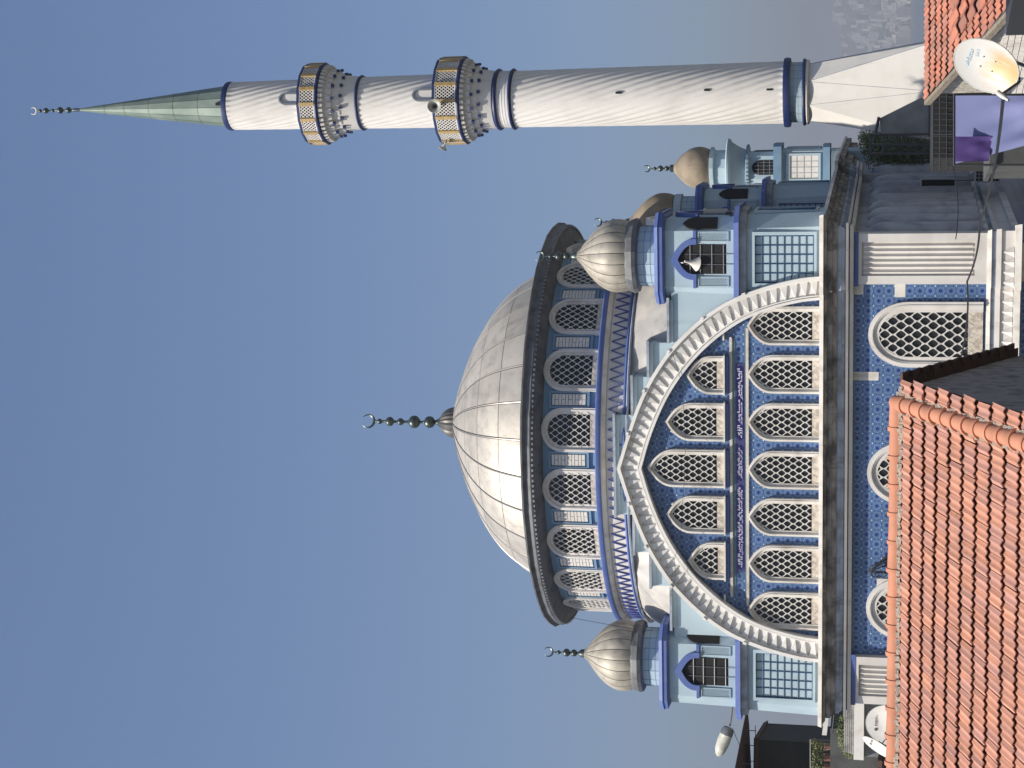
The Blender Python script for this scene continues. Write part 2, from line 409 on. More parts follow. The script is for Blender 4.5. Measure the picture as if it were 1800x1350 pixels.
# zigzag course under the windows
tm = MB(); tm.add([(-.19, 0, -.22), (.19, 0, -.22), (0, 0, .22), (0, -.13, -.22), (.19, 0, .22), (-.19, 0, .22)], [(0, 3, 2), (3, 1, 2), (0, 1, 3)])
tooth0 = None
for i in range(46):
    x = -8.6 + i * .382
    dy = -.06 if abs(x) < 7.2 else -.40
    if tooth0 is None:
        tooth0 = tm.build('zigzag_tooth', M['white'], mosque, loc=(x, dy, CAMZ - 4.14))
    else: dup(tooth0, mosque, (x, dy, CAMZ - 4.14))

# ---- pilasters
def pilaster(x0, x1, name='pilaster'):
    b = MB(); y = -.34
    b.box(x0, x1, y, .05, -3.4, -2.95); b.box(x0, x1, y, .05, 1.22, 1.52)
    w = x1 - x0
    b.box(x0, x0 + .32, y, .05, -2.95, 1.22); b.box(x1 - .32, x1, y, .05, -2.95, 1.22); b.box(x0 + .32, x1 - .32, y + .12, .05, -2.95, 1.22)
    p = mp(name, b, M['white'])
    n = 6; a0 = x0 + .36; pw = (w - .72) / n
    f = MB(); f.prism_xy([(-pw * .48, 0), (0, -.10), (pw * .48, 0)], -2.88, 1.14)
    first = None
    for i in range(n):
        l = (a0 + pw * (i + .5), y + .118, 0)
        if first is None: first = fixn(f.build('flute', M['white'], p, loc=l))
        else: dup(first, p, l)
    return p
pilaster(7.38, 9.3); pilaster(-9.3, -7.38)
# the shaded side: fluted half columns with rounded tops
hc = MB(); hc.lathe([(.52, -3.3), (.52, .45), (.47, .70), (.36, .92), (.20, 1.07), (.02, 1.14)], 18)
h0 = None
for i in range(8):
    y = 1.9 + i * 2.0
    if h0 is None: h0 = hc.build('half_column', M['side2'], mosque, loc=(8.90 + FLARE * y / 18, y, CAMZ), smooth=40)
    else: dup(h0, mosque, (8.90 + FLARE * y / 18, y, CAMZ))
b = MB(); b.box(8.9, 9.28, 0.06, 1.0, -3.4, 1.5); mp('corner_pier', b, M['white'])
b = MB(); b.box(10.3, 10.72, 16.9, 17.9, -3.4, 1.5); mp('corner_pier', b, M['side2'])

# ---- tympanum: tiled wall, windows, inscription
OUT = [(0, 10.69), (1.25, 10.30), (2.57, 9.83), (3.67, 9.29), (4.83, 8.49), (5.88, 7.43), (6.67, 6.27), (7.19, 4.99), (7.53, 3.63), (7.62, 2.79)]
INN = [(0, 9.80), (1.2, 9.45), (2.4, 8.97), (3.4, 8.42), (4.45, 7.62), (5.3, 6.72), (5.98, 5.72), (6.42, 4.65), (6.70, 3.5), (6.78, 2.79)]
NA = 33
oo, LO = interp(OUT, NA); ii, LI = interp(INN, NA)
def both(h): return [(-p.x, p.y) for p in reversed(h)] + [(p.x, p.y) for p in h[1:]]
def lerp_line(t): return both([o.lerp(i, t) for o, i in zip(oo, ii)])
b = MB(); b.prism_xz(lerp_line(.6), .20, .41); tymp = fixn(mp('tympanum_tile_wall', b, M['tile']))
b = MB(); b.band_xz(lerp_line(0), lerp_line(1), -.10, .41); arch = fixn(mp('arch_band', b, M['archwhite']))
b = MB(); b.band_xz(lerp_line(-.07), lerp_line(.09), -.34, .30); fixn(b.build('outer_moulding', M['archwhite'], arch))
b = MB(); b.band_xz(lerp_line(.10), lerp_line(.15), -.24, -.05); fixn(b.build('moulding_bead', M['archwhite'], arch))
b = MB(); b.band_xz(lerp_line(.80), lerp_line(.86), -.20, -.05); fixn(b.build('moulding_bead', M['archwhite'], arch))
b = MB(); b.band_xz(lerp_line(.89), lerp_line(1.02), -.24, .25); fixn(b.build('inner_moulding', M['archwhite'], arch))
# little lugs on the extrados
for sx in (-1, 1):
    for k in (4, 9, 14, 19, 24):
        p = oo[k]; q = oo[k + 1]; t = Vector((q.x - p.x, q.y - p.y)).normalized(); nrm = Vector((-t.y, t.x)) * (1 if t.x > 0 else 1)
        c = Vector((p.x, p.y)) + Vector((-t.y, t.x)) * .06
        b = MB(); b.obox((sx * c.x, -.30, c.y), (sx * t.x * .07, 0, t.y * .07), (0, .10, 0), (sx * -t.y * .05, 0, t.x * .05)); fixn(b.build('lug', M['archwhite'], arch))
mid, LM = interp([(a.x * .53 + c.x * .47, a.y * .53 + c.y * .47) for a, c in zip(oo, ii)][::4], 33)
tm = MB(); hh = .315
tm.add([(-.18, 0, hh), (.18, 0, hh), (0, 0, -hh), (-.15, -.13, hh - .01), (.15, -.10, hh - .01), (0, -.06, -hh + .04)], [(3, 4, 5), (0, 3, 5, 2), (4, 1, 2, 5), (0, 1, 4, 3)])
t0 = None
NT = 29
for k in range(NT):
    s = (k + .5) / NT; j = min(int(s * 32), 31); fr = s * 32 - j
    p = mid[j].lerp(mid[j + 1], fr); d = (mid[j + 1] - mid[j]).normalized()
    for sx in (-1, 1):
        ang = math.atan2(d.y, d.x)
        rot = (0, -ang if sx > 0 else ang, 0)
        l = (sx * p.x, -.102, p.y)
        if t0 is None:
            t0 = fixn(tm.build('zigzag_tooth', M['archwhite'], arch, loc=l)); t0.rotation_euler = rot
        else: dup(t0, arch, l, rot)

def window(x, z0, zs, zt, hw_o, hw_i, z_lat, y, parent=None, pitch=(.265, .45), round_=False, fm='cream', name='arched_window', loc=H, par=None, depth=.20, zo=0.0, xo=0.0):
    """pane with frame, pierced lattice and a solid foot; y = wall plane"""
    fw = hw_o - hw_i
    ti = zt - fw * (1.1 if not round_ else 1.0)
    inner = arch_outline(hw_i, z0 + (.0 if z_lat is None else 0), zs, ti, round_=round_)
    outer = arch_outline(hw_o, z0, zs, zt, round_=round_)
    midl = [(a[0] * .45 + c[0] * .55, a[1] * .45 + c[1] * .55) for a, c in zip(outer, inner)]
    b = MB(); b.prism_xz(arch_outline(hw_i + .08, z0 + .02, zs, ti + .06, round_=round_), y - .03, y - .005)
    w = fixn(b.build(name, M['glass'], par or mosque, loc=(loc[0] + x, loc[1], loc[2])))
    b = MB(); b.band_xz(outer, midl, y - depth, y + .02); b.band_xz(midl, inner, y - depth * .62, y + .02)
    mo = [(a[0] * .72 + c[0] * .28, a[1] * .72 + c[1] * .28) for a, c in zip(outer, inner)]; m2 = [(a[0] * .58 + c[0] * .42, a[1] * .58 + c[1] * .42) for a, c in zip(outer, inner)]
    b.band_xz(mo, m2, y - depth - .03, y)
    fixn(b.build('window_frame', M[fm], w))
    lp = [(px, max(pz, z_lat)) for px, pz in inner]
    lb = lattice_mb(lp, pitch[0], pitch[1], y - .10, y - .045, x_off=xo, z_off=pitch[1] * .5 * zo + pitch[1] * .25)
    lb.build('lattice', M['lattice'], w)
    if z_lat > z0 + .03:
        b = MB(); b.box(-hw_i - .02, hw_i + .02, y - .09, y - .002, z0 + .005, z_lat + .06); b.build('solid_foot', M['infill'], w)
    return w
wa = window(-3 * 1.907, 2.79, 4.58, 5.60, .755, .545, 3.02, .20)
for i in range(-2, 4): dup(wa, mosque, (i * 1.907, 0, CAMZ))
ZB = 6.52
wb0 = window(0, ZB, 8.45, 9.56, .76, .55, 6.74, .16)
wb1 = window(1.88, ZB, 7.75, 8.82, .76, .55, 6.74, .16); dup(wb1, mosque, (-1.88, 0, CAMZ))
wb2 = window(3.76, ZB, 6.95, 7.98, .76, .55, 6.72, .16); dup(wb2, mosque, (-3.76, 0, CAMZ))
s0 = None
for i in range(-2, 3):
    b = MB(); b.box(-.80, .80, -.10, .19, ZB - .06, ZB - .002)
    if s0 is None:
        s0 = b.build('window_sill', M['cream'], mosque, loc=(i * 1.88, 0, CAMZ))
        b = MB(); b.box(-.74, .74, .02, .195, ZB - .20, ZB - .062); b.build('sill_apron', M['royal'], s0)
    else: dup(s0, mosque, (i * 1.88, 0, CAMZ))
for sx in (-1, 1):
    b = MB(); b.box(5.15, 5.72, -.05, .19, ZB - .04, ZB + .02); o = mp('shelf_end', b, M['cream'])
    if sx < 0: o.scale = (-1, 1, 1)
def rope(z, x):
    p = [(-x + 2 * x * i / 200, .16 + .0, z + .012 * sin(i * 2.2)) for i in range(201)]
    b = MB()
    n = int(2 * x / .085)
    for i in range(n):
        xx = -x + (i + .5) * 2 * x / n
        b.obox((xx, .165, z), (.05, 0, .03), (0, .035, 0), (-.012, 0, .04))
    return mp('rope_moulding', b, M['cream'])
rope(6.24, 5.25); rope(5.60, 5.6)
b = MB(); b.box(-5.15, 5.15, .175, .198, 6.07, 6.20); mp('border_strip', b, M['greentile'])
b = MB(); b.box(-5.55, 5.55, .175, .198, 5.645, 5.70); mp('border_strip', b, M['greentile'])
# inscription band with three pointed cartouches
b = MB(); b.box(-4.22, 4.22, .166, .197, 5.72, 6.04); ins = mp('inscription_panel', b, M['inscr_edge'])
FORM = {'ا': (0xFE8D, 0xFE8E), 'ب': (0xFE8F, 0xFE90, 0xFE91, 0xFE92), 'ت': (0xFE95, 0xFE96, 0xFE97, 0xFE98), 'ج': (0xFE9D, 0xFE9E, 0xFE9F, 0xFEA0),
        'خ': (0xFEA5, 0xFEA6, 0xFEA7, 0xFEA8), 'د': (0xFEA9, 0xFEAA), 'ر': (0xFEAD, 0xFEAE), 'ز': (0xFEAF, 0xFEB0), 'س': (0xFEB1, 0xFEB2, 0xFEB3, 0xFEB4),
        'ص': (0xFEB9, 0xFEBA, 0xFEBB, 0xFEBC), 'ع': (0xFEC9, 0xFECA, 0xFECB, 0xFECC), 'ق': (0xFED5, 0xFED6, 0xFED7, 0xFED8), 'ك': (0xFED9, 0xFEDA, 0xFEDB, 0xFEDC),
        'ل': (0xFEDD, 0xFEDE, 0xFEDF, 0xFEE0), 'م': (0xFEE1, 0xFEE2, 0xFEE3, 0xFEE4), 'ن': (0xFEE5, 0xFEE6, 0xFEE7, 0xFEE8), 'ه': (0xFEE9, 0xFEEA, 0xFEEB, 0xFEEC),
        'و': (0xFEED, 0xFEEE), 'ي': (0xFEF1, 0xFEF2, 0xFEF3, 0xFEF4), 'ى': (0xFEEF, 0xFEF0), 'ة': (0xFE93, 0xFE94)}
def shape(txt):
    out = []
    for word in txt.split():
        w = ''
        for i, ch in enumerate(word):
            f = FORM[ch]
            pj = i > 0 and len(FORM[word[i - 1]]) == 4; nj = i < len(word) - 1 and len(f) == 4
            w += chr(f[3] if pj and nj else f[1] if pj else f[2] if nj else f[0])
        out.append(w[::-1])
    return ' '.join(reversed(out))
def text_mesh(name, body, m, parent, width, height, loc, rot, thick=.004, bold=0.0):
    cu = bpy.data.curves.new('lettering', 'FONT'); cu.body = body; cu.extrude = 0; cu.resolution_u = 2; cu.offset = bold
    to = bpy.data.objects.new('lettering', cu); COL.objects.link(to)
    bpy.context.view_layer.update()
    me = bpy.data.meshes.new_from_object(to.evaluated_get(bpy.context.evaluated_depsgraph_get()))
    bpy.data.objects.remove(to)
    xs = [v.co.x for v in me.vertices] or [0, 1]; ys = [v.co.y for v in me.vertices] or [0, 1]
    sx = width / (max(xs) - min(xs)); sy = height / (max(ys) - min(ys)); cx, cy = (max(xs) + min(xs)) / 2, (max(ys) + min(ys)) / 2
    for v in me.vertices: v.co = ((v.co.x - cx) * sx, (v.co.y - cy) * sy, thick)
    me.materials.clear(); me.materials.append(m); me.name = name
    o = bpy.data.objects.new(name, me); COL.objects.link(o); o.parent = parent; o.location = loc; o.rotation_euler = rot
    return o
for (x0, x1, txt) in ((-4.15, -.62, 'واقام الصلوة واتى الزكوة ولم يخس الا الله'), (-.52, .98, 'من امن بالله واليوم الاخر'), (1.12, 4.15, 'انما يعمر مساجد الله')):
    h = .13; zc = 5.88
    b = MB(); b.prism_xz([(x0 + .0, zc), (x0 + .12, zc + h), (x1 - .12, zc + h), (x1, zc), (x1 - .12, zc - h), (x0 + .12, zc - h)], .155, .167)
    ca = fixn(b.build('cartouche', M['inscr'], ins))
    for dz, hh_ in ((.045, .15), (-.05, .12)):
        text_mesh('lettering', shape(txt), M['letter'], ins, (x1 - x0) - .36, hh_, ((x0 + x1) / 2 + (.05 if dz > 0 else -.06), .152, zc + dz), (PI / 2, 0, 0), .0, .012)

# ---- the three large windows of the lower front
wl = window(-5.42, -3.30, -.55, .96, 1.26, .86, -2.82, .0, pitch=(.345, .60), round_=True, fm='white', depth=.17)
dup(wl, mosque, (0, 0, CAMZ)); dup(wl, mosque, (5.42, 0, CAMZ))
for x0, x1, z0, z1 in ((6.85, 7.40, -.42, -.02), (3.62, 3.95, .55, 1.52), (6.95, 7.40, 1.15, 1.50)):
    b = MB(); b.box(x0, x1, -.012, .01, z0, z1); mp('bare_patch', b, M['cream'])
b = MB(); b.box(-4.75, -4.25, -.03, .01, -.9, .55); mp('plaster_board', b, M['white'])

# ---- stepped parapets with capping ledges
def steps(loc, rz):
    out = []
    for x0, x1, zt, y1 in ((-2.05, 2.05, 10.98, .95), (2.05, 3.60, 10.24, 1.6), (3.60, 4.98, 9.58, 2.4), (4.98, 6.70, 8.76, 3.2), (-3.60, -2.05, 10.24, 1.6), (-4.98, -3.60, 9.58, 2.4), (-6.70, -4.98, 8.76, 3.2)):
        b = MB(); b.box(x0, x1 - .004, .45, y1 + .3, 7.0 if abs(x0) > 3 else 8.6, zt - .10)
        s = b.build('step_block', M['pale'], mosque, loc=loc, rz=rz)
        b = MB(); ex = .0 if x0 == -2.05 else .0
        b.box(x0 - (.10 if x1 <= 2.05 else .0), x1 + (.10 if x0 >= -2.05 else 0) - .008, -.0 + .24, y1 + .32, zt - .098, zt); b.build('coping', M['stone2'], s)
        b = MB(); b.box(x0 + .01, x1 - .01, .34, .449, zt - .24, zt - .10); b.build('ledge_fillet', M['pale'], s)
        out.append(s)
    return out
steps(H, 0); steps((9, 9, CAMZ), PI / 2)
# the arch again on the shaded side, and its wall
a2 = dup(arch, mosque, (9, 9, CAMZ), (0, 0, PI / 2)); dup(tymp, mosque, (9, 9, CAMZ), (0, 0, PI / 2))
# lead roof between the steps and the drum
b = MB(); n = 64; vs = []; fs = []
for i in range(n):
    a = 2 * PI * i / n; ca, sa = cos(a), sin(a); q = 8.1 / max(abs(ca), abs(sa)); q = min(q, 10.0)
    vs += [(8.3 * ca, 8.3 * sa, 10.75), ((8.3 + q) / 2 * ca, (8.3 + q) / 2 * sa, 10.0 if q > 8.8 else 10.5), (q * ca, q * sa, 8.62)]
for i in range(n):
    j = (i + 1) % n
    fs += [(3 * i, 3 * i + 1, 3 * j + 1, 3 * j), (3 * i + 1, 3 * i + 2, 3 * j + 2, 3 * j + 1)]
b.add(vs, fs); fixn(b.build('lead_roof', M['leadroof'], mosque, loc=(0, 9, CAMZ), smooth=40))

# ---- drum
D = (0, 9, CAMZ)
def dp(name, mb, m, **kw): return mb.build(name, m, mosque, loc=D, **kw)
b = MB(); b.lathe([(8.22, 10.4), (8.22, 14.05)], 84); drum = dp('drum_wall', b, M['drum'], smooth=40)
b = MB(); b.lathe([(8.20, 11.50), (8.82, 11.50), (8.86, 11.56), (8.86, 11.68), (8.80, 11.72), (8.20, 11.74)], 84); fixn(dp('blue_ledge', b, M['royal'], smooth=35))
b = MB(); b.lathe([(8.52, 11.30), (8.66, 11.32), (8.76, 11.42), (8.78, 11.498), (8.52, 11.498)], 84); fixn(dp('ledge_cove', b, M['cream'], smooth=35))
b = MB(); b.lathe([(8.56, 10.55), (8.58, 11.30)], 84); dp('zigzag_ground', b, M['white'], smooth=40)
b = MB()
NZ = 132
for i in range(NZ):
    a0 = 2 * PI * i / NZ; a1 = 2 * PI * (i + .5) / NZ; a2_ = 2 * PI * (i + 1) / NZ
    for (aa, za), (ab, zb) in (((a0, 10.64), (a1, 11.22)), ((a1, 11.22), (a2_, 10.64))):
        p = Vector((8.60 * cos(aa), 8.60 * sin(aa), za)); q = Vector((8.60 * cos(ab), 8.60 * sin(ab), zb)); d = (q - p) / 2
        nr = Vector((cos((aa + ab) / 2), sin((aa + ab) / 2), 0)); b.obox((p + q) / 2, d, nr * .035, d.normalized().cross(nr) * .014)
o = dp('zigzag_trim', b, M['zig'])
b = MB(); b.lathe([(8.54, 10.50), (8.66, 10.50), (8.70, 10.56), (8.66, 10.62), (8.54, 10.62)], 84); fixn(dp('blue_bead', b, M['royal'], smooth=35))
b = MB(); b.lathe([(8.4, 10.36), (8.80, 10.38), (8.82, 10.44), (8.66, 10.498), (8.4, 10.498)], 84); fixn(dp('drum_foot', b, M['stone2'], smooth=35))
NW = 21; PH = R(9.2)
dw = window(0, 11.74, 13.14, 14.02, .90, .64, 11.94, -8.19, pitch=(.27, .40), round_=True, fm='white', name='drum_window', loc=D, depth=.13)
dw.rotation_euler = (0, 0, PH)
for i in range(1, NW): dup(dw, mosque, D, (0, 0, PH + 2 * PI * i / NW))
# brick panels between the drum windows
b = MB(); b.band_xz([(-.36, 12.05), (-.36, 13.72), (.36, 13.72), (.36, 12.05), (-.36, 12.05)], [(-.27, 12.14), (-.27, 13.63), (.27, 13.63), (.27, 12.14), (-.27, 12.14)], -8.30, -8.18)
pn = fixn(b.build('brick_panel', M['drum'], mosque, loc=D)); pa = PH + PI / NW
pn.rotation_euler = (0, 0, pa)
br = MB(); k = 0
z = 12.22
while z < 13.5:
    r0 = (k % 2)
    if r0 == 0:
        br.box(-.225, -.01, -8.27, -8.19, z, z + .135); br.box(.01, .225, -8.27, -8.19, z, z + .135); z += .157
    else:
        br.box(-.225, .225, -8.27, -8.19, z, z + .10); z += .122
    k += 1
fb = br.build('brickwork', M['white'], pn); fb['kind'] = 'stuff'
for i in range(1, NW): dup(pn, mosque, D, (0, 0, pa + 2 * PI * i / NW))
# eave
def wob(r, z, a): return r + .022 * sin(a * 17) + .016 * sin(a * 41 + 1)
b = MB(); b.lathe([(8.18, 13.96), (8.28, 14.0), (8.60, 14.16), (8.90, 14.27)], 84); fixn(dp('soffit', b, M['eave'], smooth=35))
b = MB(); b.lathe([(8.88, 14.27), (9.02, 14.29), (9.05, 14.36), (9.00, 14.54), (9.04, 14.60), (9.13, 14.66), (9.13, 14.72), (9.06, 14.75), (7.3, 14.95)], 42, a0=PH, rf=wob); fixn(dp('eave_gutter', b, M['eave'], smooth=12))
b = MB()
for i in range(260):
    a = 2 * PI * i / 260; b.obox((8.96 * cos(a), 8.96 * sin(a), 14.265), (.05 * cos(a), .05 * sin(a), 0), (-.055 * sin(a), .055 * cos(a), 0), (0, 0, .035))
o = dp('dentil_course', b, M['metalgrey']); o['kind'] = 'stuff'

# ---- the great dome: lead sheets laid in rows between raised ribs
PROF = [(7.22, 14.80), (7.05, 15.25), (6.80, 15.75), (6.46, 16.30), (6.02, 16.85), (5.40, 17.42), (4.66, 17.95), (3.82, 18.43), (2.90, 18.86), (1.95, 19.24), (1.10, 19.52), (.50, 19.68)]
sp, LD = interp(PROF, 61)
NG = 28; GP = R(5.2)
b = MB(); b.lathe([(p.x - .035, p.y - .02) for p in sp], 112); dome = dp('main_dome', b, M['seam'], smooth=60)
def dome_pt(k, a, lift=0.0, sh=0.0):
    p = sp[k]; q = sp[min(k + 1, 60)]; o = sp[max(k - 1, 0)]; p = p.lerp(q if sh > 0 else o, abs(sh)); t = (q - o).normalized(); n = Vector((t.y, -t.x))
    r = p.x + n.x * lift; z = p.y + n.y * lift
    return (r * sin(a), -r * cos(a), z)
rows = [(0, 11), (11, 22), (22, 33), (33, 44), (44, 60)]
for (k0, k1) in rows:
    b = MB(); w = 2 * PI / NG; g = .05
    vs = []; fs = []; nx = 5
    ks = list(range(k0, k1 + 1))
    for j, k in enumerate(ks):
        gg = min(g, w * sp[k].x * .2) / max(sp[k].x, .3)
        for i in range(nx): 
            a = -w / 2 + gg + (w - 2 * gg) * i / (nx - 1)
            vs.append(dome_pt(k, a, .012 * sin(PI * i / (nx - 1)), .10 if j == 0 else -.10 if j == len(ks) - 1 else 0))
    for j in range(len(ks) - 1):
        for i in range(nx - 1): fs.append((j * nx + i, j * nx + i + 1, (j + 1) * nx + i + 1, (j + 1) * nx + i))
    b.add(vs, fs)
    p0 = b.build('lead_panel', M['lead'], dome, smooth=60); p0.rotation_euler = (0, 0, GP + w / 2)
    for i in range(1, NG): dup(p0, dome, (0, 0, 0), (0, 0, GP + w / 2 + i * w))
b = MB(); b.tube([dome_pt(k, 0, .012) for k in range(0, 61, 2)], .032, 5, .018)
r0 = b.build('rib', M['rib'], dome, smooth=60); r0.rotation_euler = (0, 0, GP)
for i in range(1, NG): dup(r0, dome, (0, 0, 0), (0, 0, GP + i * 2 * PI / NG))

def crescent(R_, z, mb, t=.035):
    pts = []
    n = 22
    for i in range(n + 1):
        a = R(128) - R(256 + 0) * i / n          # opens upward
        a = PI * 1.5 - R(142) + R(284) * i / n
        w = t * (1.15 - abs(2 * i / n - 1)) + .004
        pts.append((a, w))
    vs = []; fs = []
    for a, w in pts:
        c = Vector((R_ * cos(a), 0, z + R_ * sin(a))); d = Vector((cos(a), 0, sin(a)))
        vs += [c + d * w, c + Vector((0, -w * .6, 0)), c - d * w, c + Vector((0, w * .6, 0))]
    for i in range(n):
        for k in range(4): fs.append((4 * i + k, 4 * i + (k + 1) % 4, 4 * i + 4 + (k + 1) % 4, 4 * i + 4 + k))
    fs += [(0, 1, 2, 3), tuple(4 * n + k for k in (3, 2, 1, 0))]
    mb.add(vs, fs); return mb
def ball_prof(z, r, rs=.05): return [(rs, z - r * .98)] + [(max(rs, r * cos(a)), z + r * .92 * sin(a)) for a in [R(-70 + 20 * i) for i in range(8)]] + [(rs, z + r * .98)]
pf = [(.66, 19.62), (.66, 19.80), (.60, 20.02), (.48, 20.20), (.30, 20.36), (.16, 20.50), (.09, 20.66)]
for z, r in ((20.93, .28), (21.66, .30), (22.32, .17), (22.84, .22), (23.33, .13)): pf += ball_prof(z, r, .06)
pf += [(.05, 23.5), (.03, 23.58)]
b = MB(); b.lathe(pf, 20); fin = dp('finial', b, M['finial'], smooth=50)
b = MB(); crescent(.30, 23.90, b, .06); fixn(b.build('crescent', M['finial'], fin, smooth=50, rz=R(20)))
b = MB(); b.lathe([(.70, 19.60), (.69, 19.80), (.62, 20.03), (.50, 20.21), (.31, 20.37)], 40, rf=lambda r, z, a: r + .02 * cos(a * 20)); b.build('finial_cap', M['seam'], fin, smooth=25)

# ---- corner turrets
def chsq(h, ch):
    e = h - ch
    return [(-e, -h), (e, -h), (h, -e), (h, e), (e, h), (-e, h), (-h, e), (-h, -e)]
def turret(x, y, lead=True):
    b = MB(); b.prism_xy(chsq(1.78, .52), 2.6, 5.62, chsq(1.68, .50)); b.prism_xy(chsq(1.62, .48), 6.08, 8.80, chsq(1.55, .46))
    t = fixn(b.build('corner_turret', M['pale'], mosque, loc=(x, y, CAMZ)))
    b = MB(); b.prism_xy(chsq(1.86, .55), 5.62, 5.88, chsq(1.90, .56)); fixn(b.build('under_ledge', M['stone2'], t))
    b = MB(); b.prism_xy(chsq(2.06, .60), 5.88, 6.08, chsq(2.02, .60)); fixn(b.build('blue_ledge', M['royal'], t))
    b = MB(); b.prism_xy(chsq(1.62, .48), 8.80, 8.88, chsq(1.74, .51)); b.prism_xy(chsq(1.80, .53), 8.88, 9.06); b.prism_xy(chsq(1.84, .54), 9.06, 9.20, chsq(1.76, .52)); fixn(b.build('blue_cornice', M['royal'], t))
    b = MB(); b.lathe([(1.22, 9.20), (1.20, 9.96)], 16, a0=PI / 16); nk = b.build('neck', M['pale'], t)
    b = MB()
    for zz in (9.44, 9.70): b.lathe([(1.205, zz - .008), (1.222, zz - .008), (1.222, zz + .008), (1.205, zz + .008)], 16, a0=PI / 16)
    for k in range(16):
        a = 2 * PI * k / 16 + PI / 16; b.obox((1.214 * cos(a), 1.214 * sin(a), 9.58), (.008 * cos(a), .008 * sin(a), 0), (-.008 * sin(a), .008 * cos(a), 0), (0, 0, .37))
    b.build('joint_lines', M['drum'], t)
    b = MB()
    if lead:
        b.lathe([(1.20, 9.95), (1.47, 10.02), (1.52, 10.16), (1.45, 10.36), (1.40, 10.44)], 16, a0=PI / 16, rf=lambda r, z, a: r + .015 * sin(5 * a)); fixn(b.build('collar', M['eave'], t))
    else:
        b.lathe([(1.20, 9.95), (1.34, 9.98), (1.34, 10.30), (1.24, 10.34)], 16, a0=PI / 16); fixn(b.build('collar', M['pale'], t))
    PR = [(1.34, 10.36), (1.43, 10.62), (1.46, 10.90), (1.42, 11.18), (1.28, 11.48), (1.05, 11.78), (.76, 12.06), (.46, 12.30), (.22, 12.50), (.12, 12.66)]
    q, _ = interp(PR, 25)
    if lead:
        b = MB(); b.lathe([(p.x - .03, p.y) for p in q], 40); b.build('onion_dome', M['seam'], t, smooth=60)
        NG2 = 20; w = 2 * PI / NG2; vs = []; fs = []; nx = 5
        for j, p in enumerate(q):
            gg = min(.013 / max(p.x, .1), w * .2)
            for i in range(nx):
                a = -w / 2 + gg + (w - 2 * gg) * i / (nx - 1); r = p.x + .022 * sin(PI * i / (nx - 1)) * min(1, p.x)
                vs.append((r * sin(a), -r * cos(a), p.y))
        for j in range(len(q) - 1):
            for i in range(nx - 1): fs.append((j * nx + i, j * nx + i + 1, (j + 1) * nx + i + 1, (j + 1) * nx + i))
        b = MB(); b.add(vs, fs); g0 = b.build('lead_gore', M['lead2'], t, smooth=60)
        for i in range(1, NG2): dup(g0, t, (0, 0, 0), (0, 0, i * w))
    else:
        b = MB(); b.lathe([(p.x * .95, p.y) for p in q], 40); b.build('onion_dome', M['browndome'], t, smooth=60)
    pf = [(.18, 12.52), (.17, 12.70), (.10, 12.80), (.05, 12.86)]
    for z, r in ((13.02, .15), (13.34, .17), (13.68, .09)): pf += ball_prof(z, r, .035)
    pf += [(.03, 13.85), (.02, 13.95)]
    b = MB(); b.lathe(pf, 14); f = b.build('finial', M['finial'], t, smooth=50)
    b = MB(); crescent(.19, 14.13, b, .04); fixn(b.build('crescent', M['finial'], t, smooth=50, rz=R(15)))
    # belfry openings on the faces, grilles under them
    faces = [0, 1] if lead else [0, 1]
    for k in faces:
        rz = k * PI / 2
        yf = -1.60
        op = arch_outline(.58, 6.12, 7.55, 8.28)
        b = MB(); b.prism_xz(op, yf - .012, yf + .06); fixn(b.build('belfry_opening', M['black'], t, rz=rz))
        ou = arch_outline(.80, 7.55, 7.62, 8.56, n=10); inn = arch_outline(.58, 7.55, 7.62, 8.28, n=10)
        b = MB(); b.band_xz(ou, inn, yf - .14, yf + .06); fixn(b.build('arch_hood', M['royal'], t, rz=rz))
        for s in (-1, 1):
            b = MB(); b.box(min(s * .80, s * 1.13), max(s * .80, s * 1.13), yf - .10, yf + .06, 7.56, 7.68); b.build('string_course', M['royal'], t, rz=rz)
            b = MB()
            x0, x1 = (.68, 1.08) if s > 0 else (-1.08, -.68)
            b.box(x0, x0 + .035, yf - .06, yf + .05, 6.30, 7.50); b.box(x1 - .035, x1, yf - .06, yf + .05, 6.30, 7.50); b.box(x0, x1, yf - .061, yf + .05, 6.30, 6.34); b.box(x0, x1, yf - .061, yf + .05, 7.46, 7.50)
            lf = b.build('louvre_frame', M['pale'], t, rz=rz)
            for i in range(4):
                xx = x0 + .06 + i * .085
                b = MB(); b.obox((xx + .03, yf - .02, 6.90), (.034, .02, 0), (-.006, .010, 0), (0, 0, .55)); b.build('louvre_slat', M['pale'], t, rz=rz)
        b = MB()
        for xx in (-.2, .2): b.tube([(xx, yf - .05, 6.12), (xx, yf - .05, 8.0)], .012, 5)
        for zz in (6.5, 6.95, 7.4, 7.8): b.tube([(-.56, yf - .05, zz), (.56, yf - .05, zz)], .012, 5)
        b.build('window_bars', M['metalgrey'], t, rz=rz)
        # grille over a recessed panel
        b = MB(); yg = -1.80
        b.band_xz([(-1.06, 2.92), (-1.06, 5.38), (1.06, 5.38), (1.06, 2.92), (-1.06, 2.92)], [(-.93, 3.02), (-.93, 5.28), (.93, 5.28), (.93, 3.02), (-.93, 3.02)], -1.84, -1.6)
        fixn(b.build('panel_surround', M['pale'], t, rz=rz))
        b = MB()
        for i in range(6): xx = -.90 + i * .36; b.tube([(xx, -1.793, 3.0), (xx, -1.716, 5.30)], .021, 5)
        for i in range(9): zz = 3.04 + i * .28; yy_ = -1.792 + .0348 * (zz - 3.0); b.tube([(-.93, yy_, zz), (.93, yy_, zz)], .018, 5)
        b.build('grille', M['grille'], t, rz=rz)
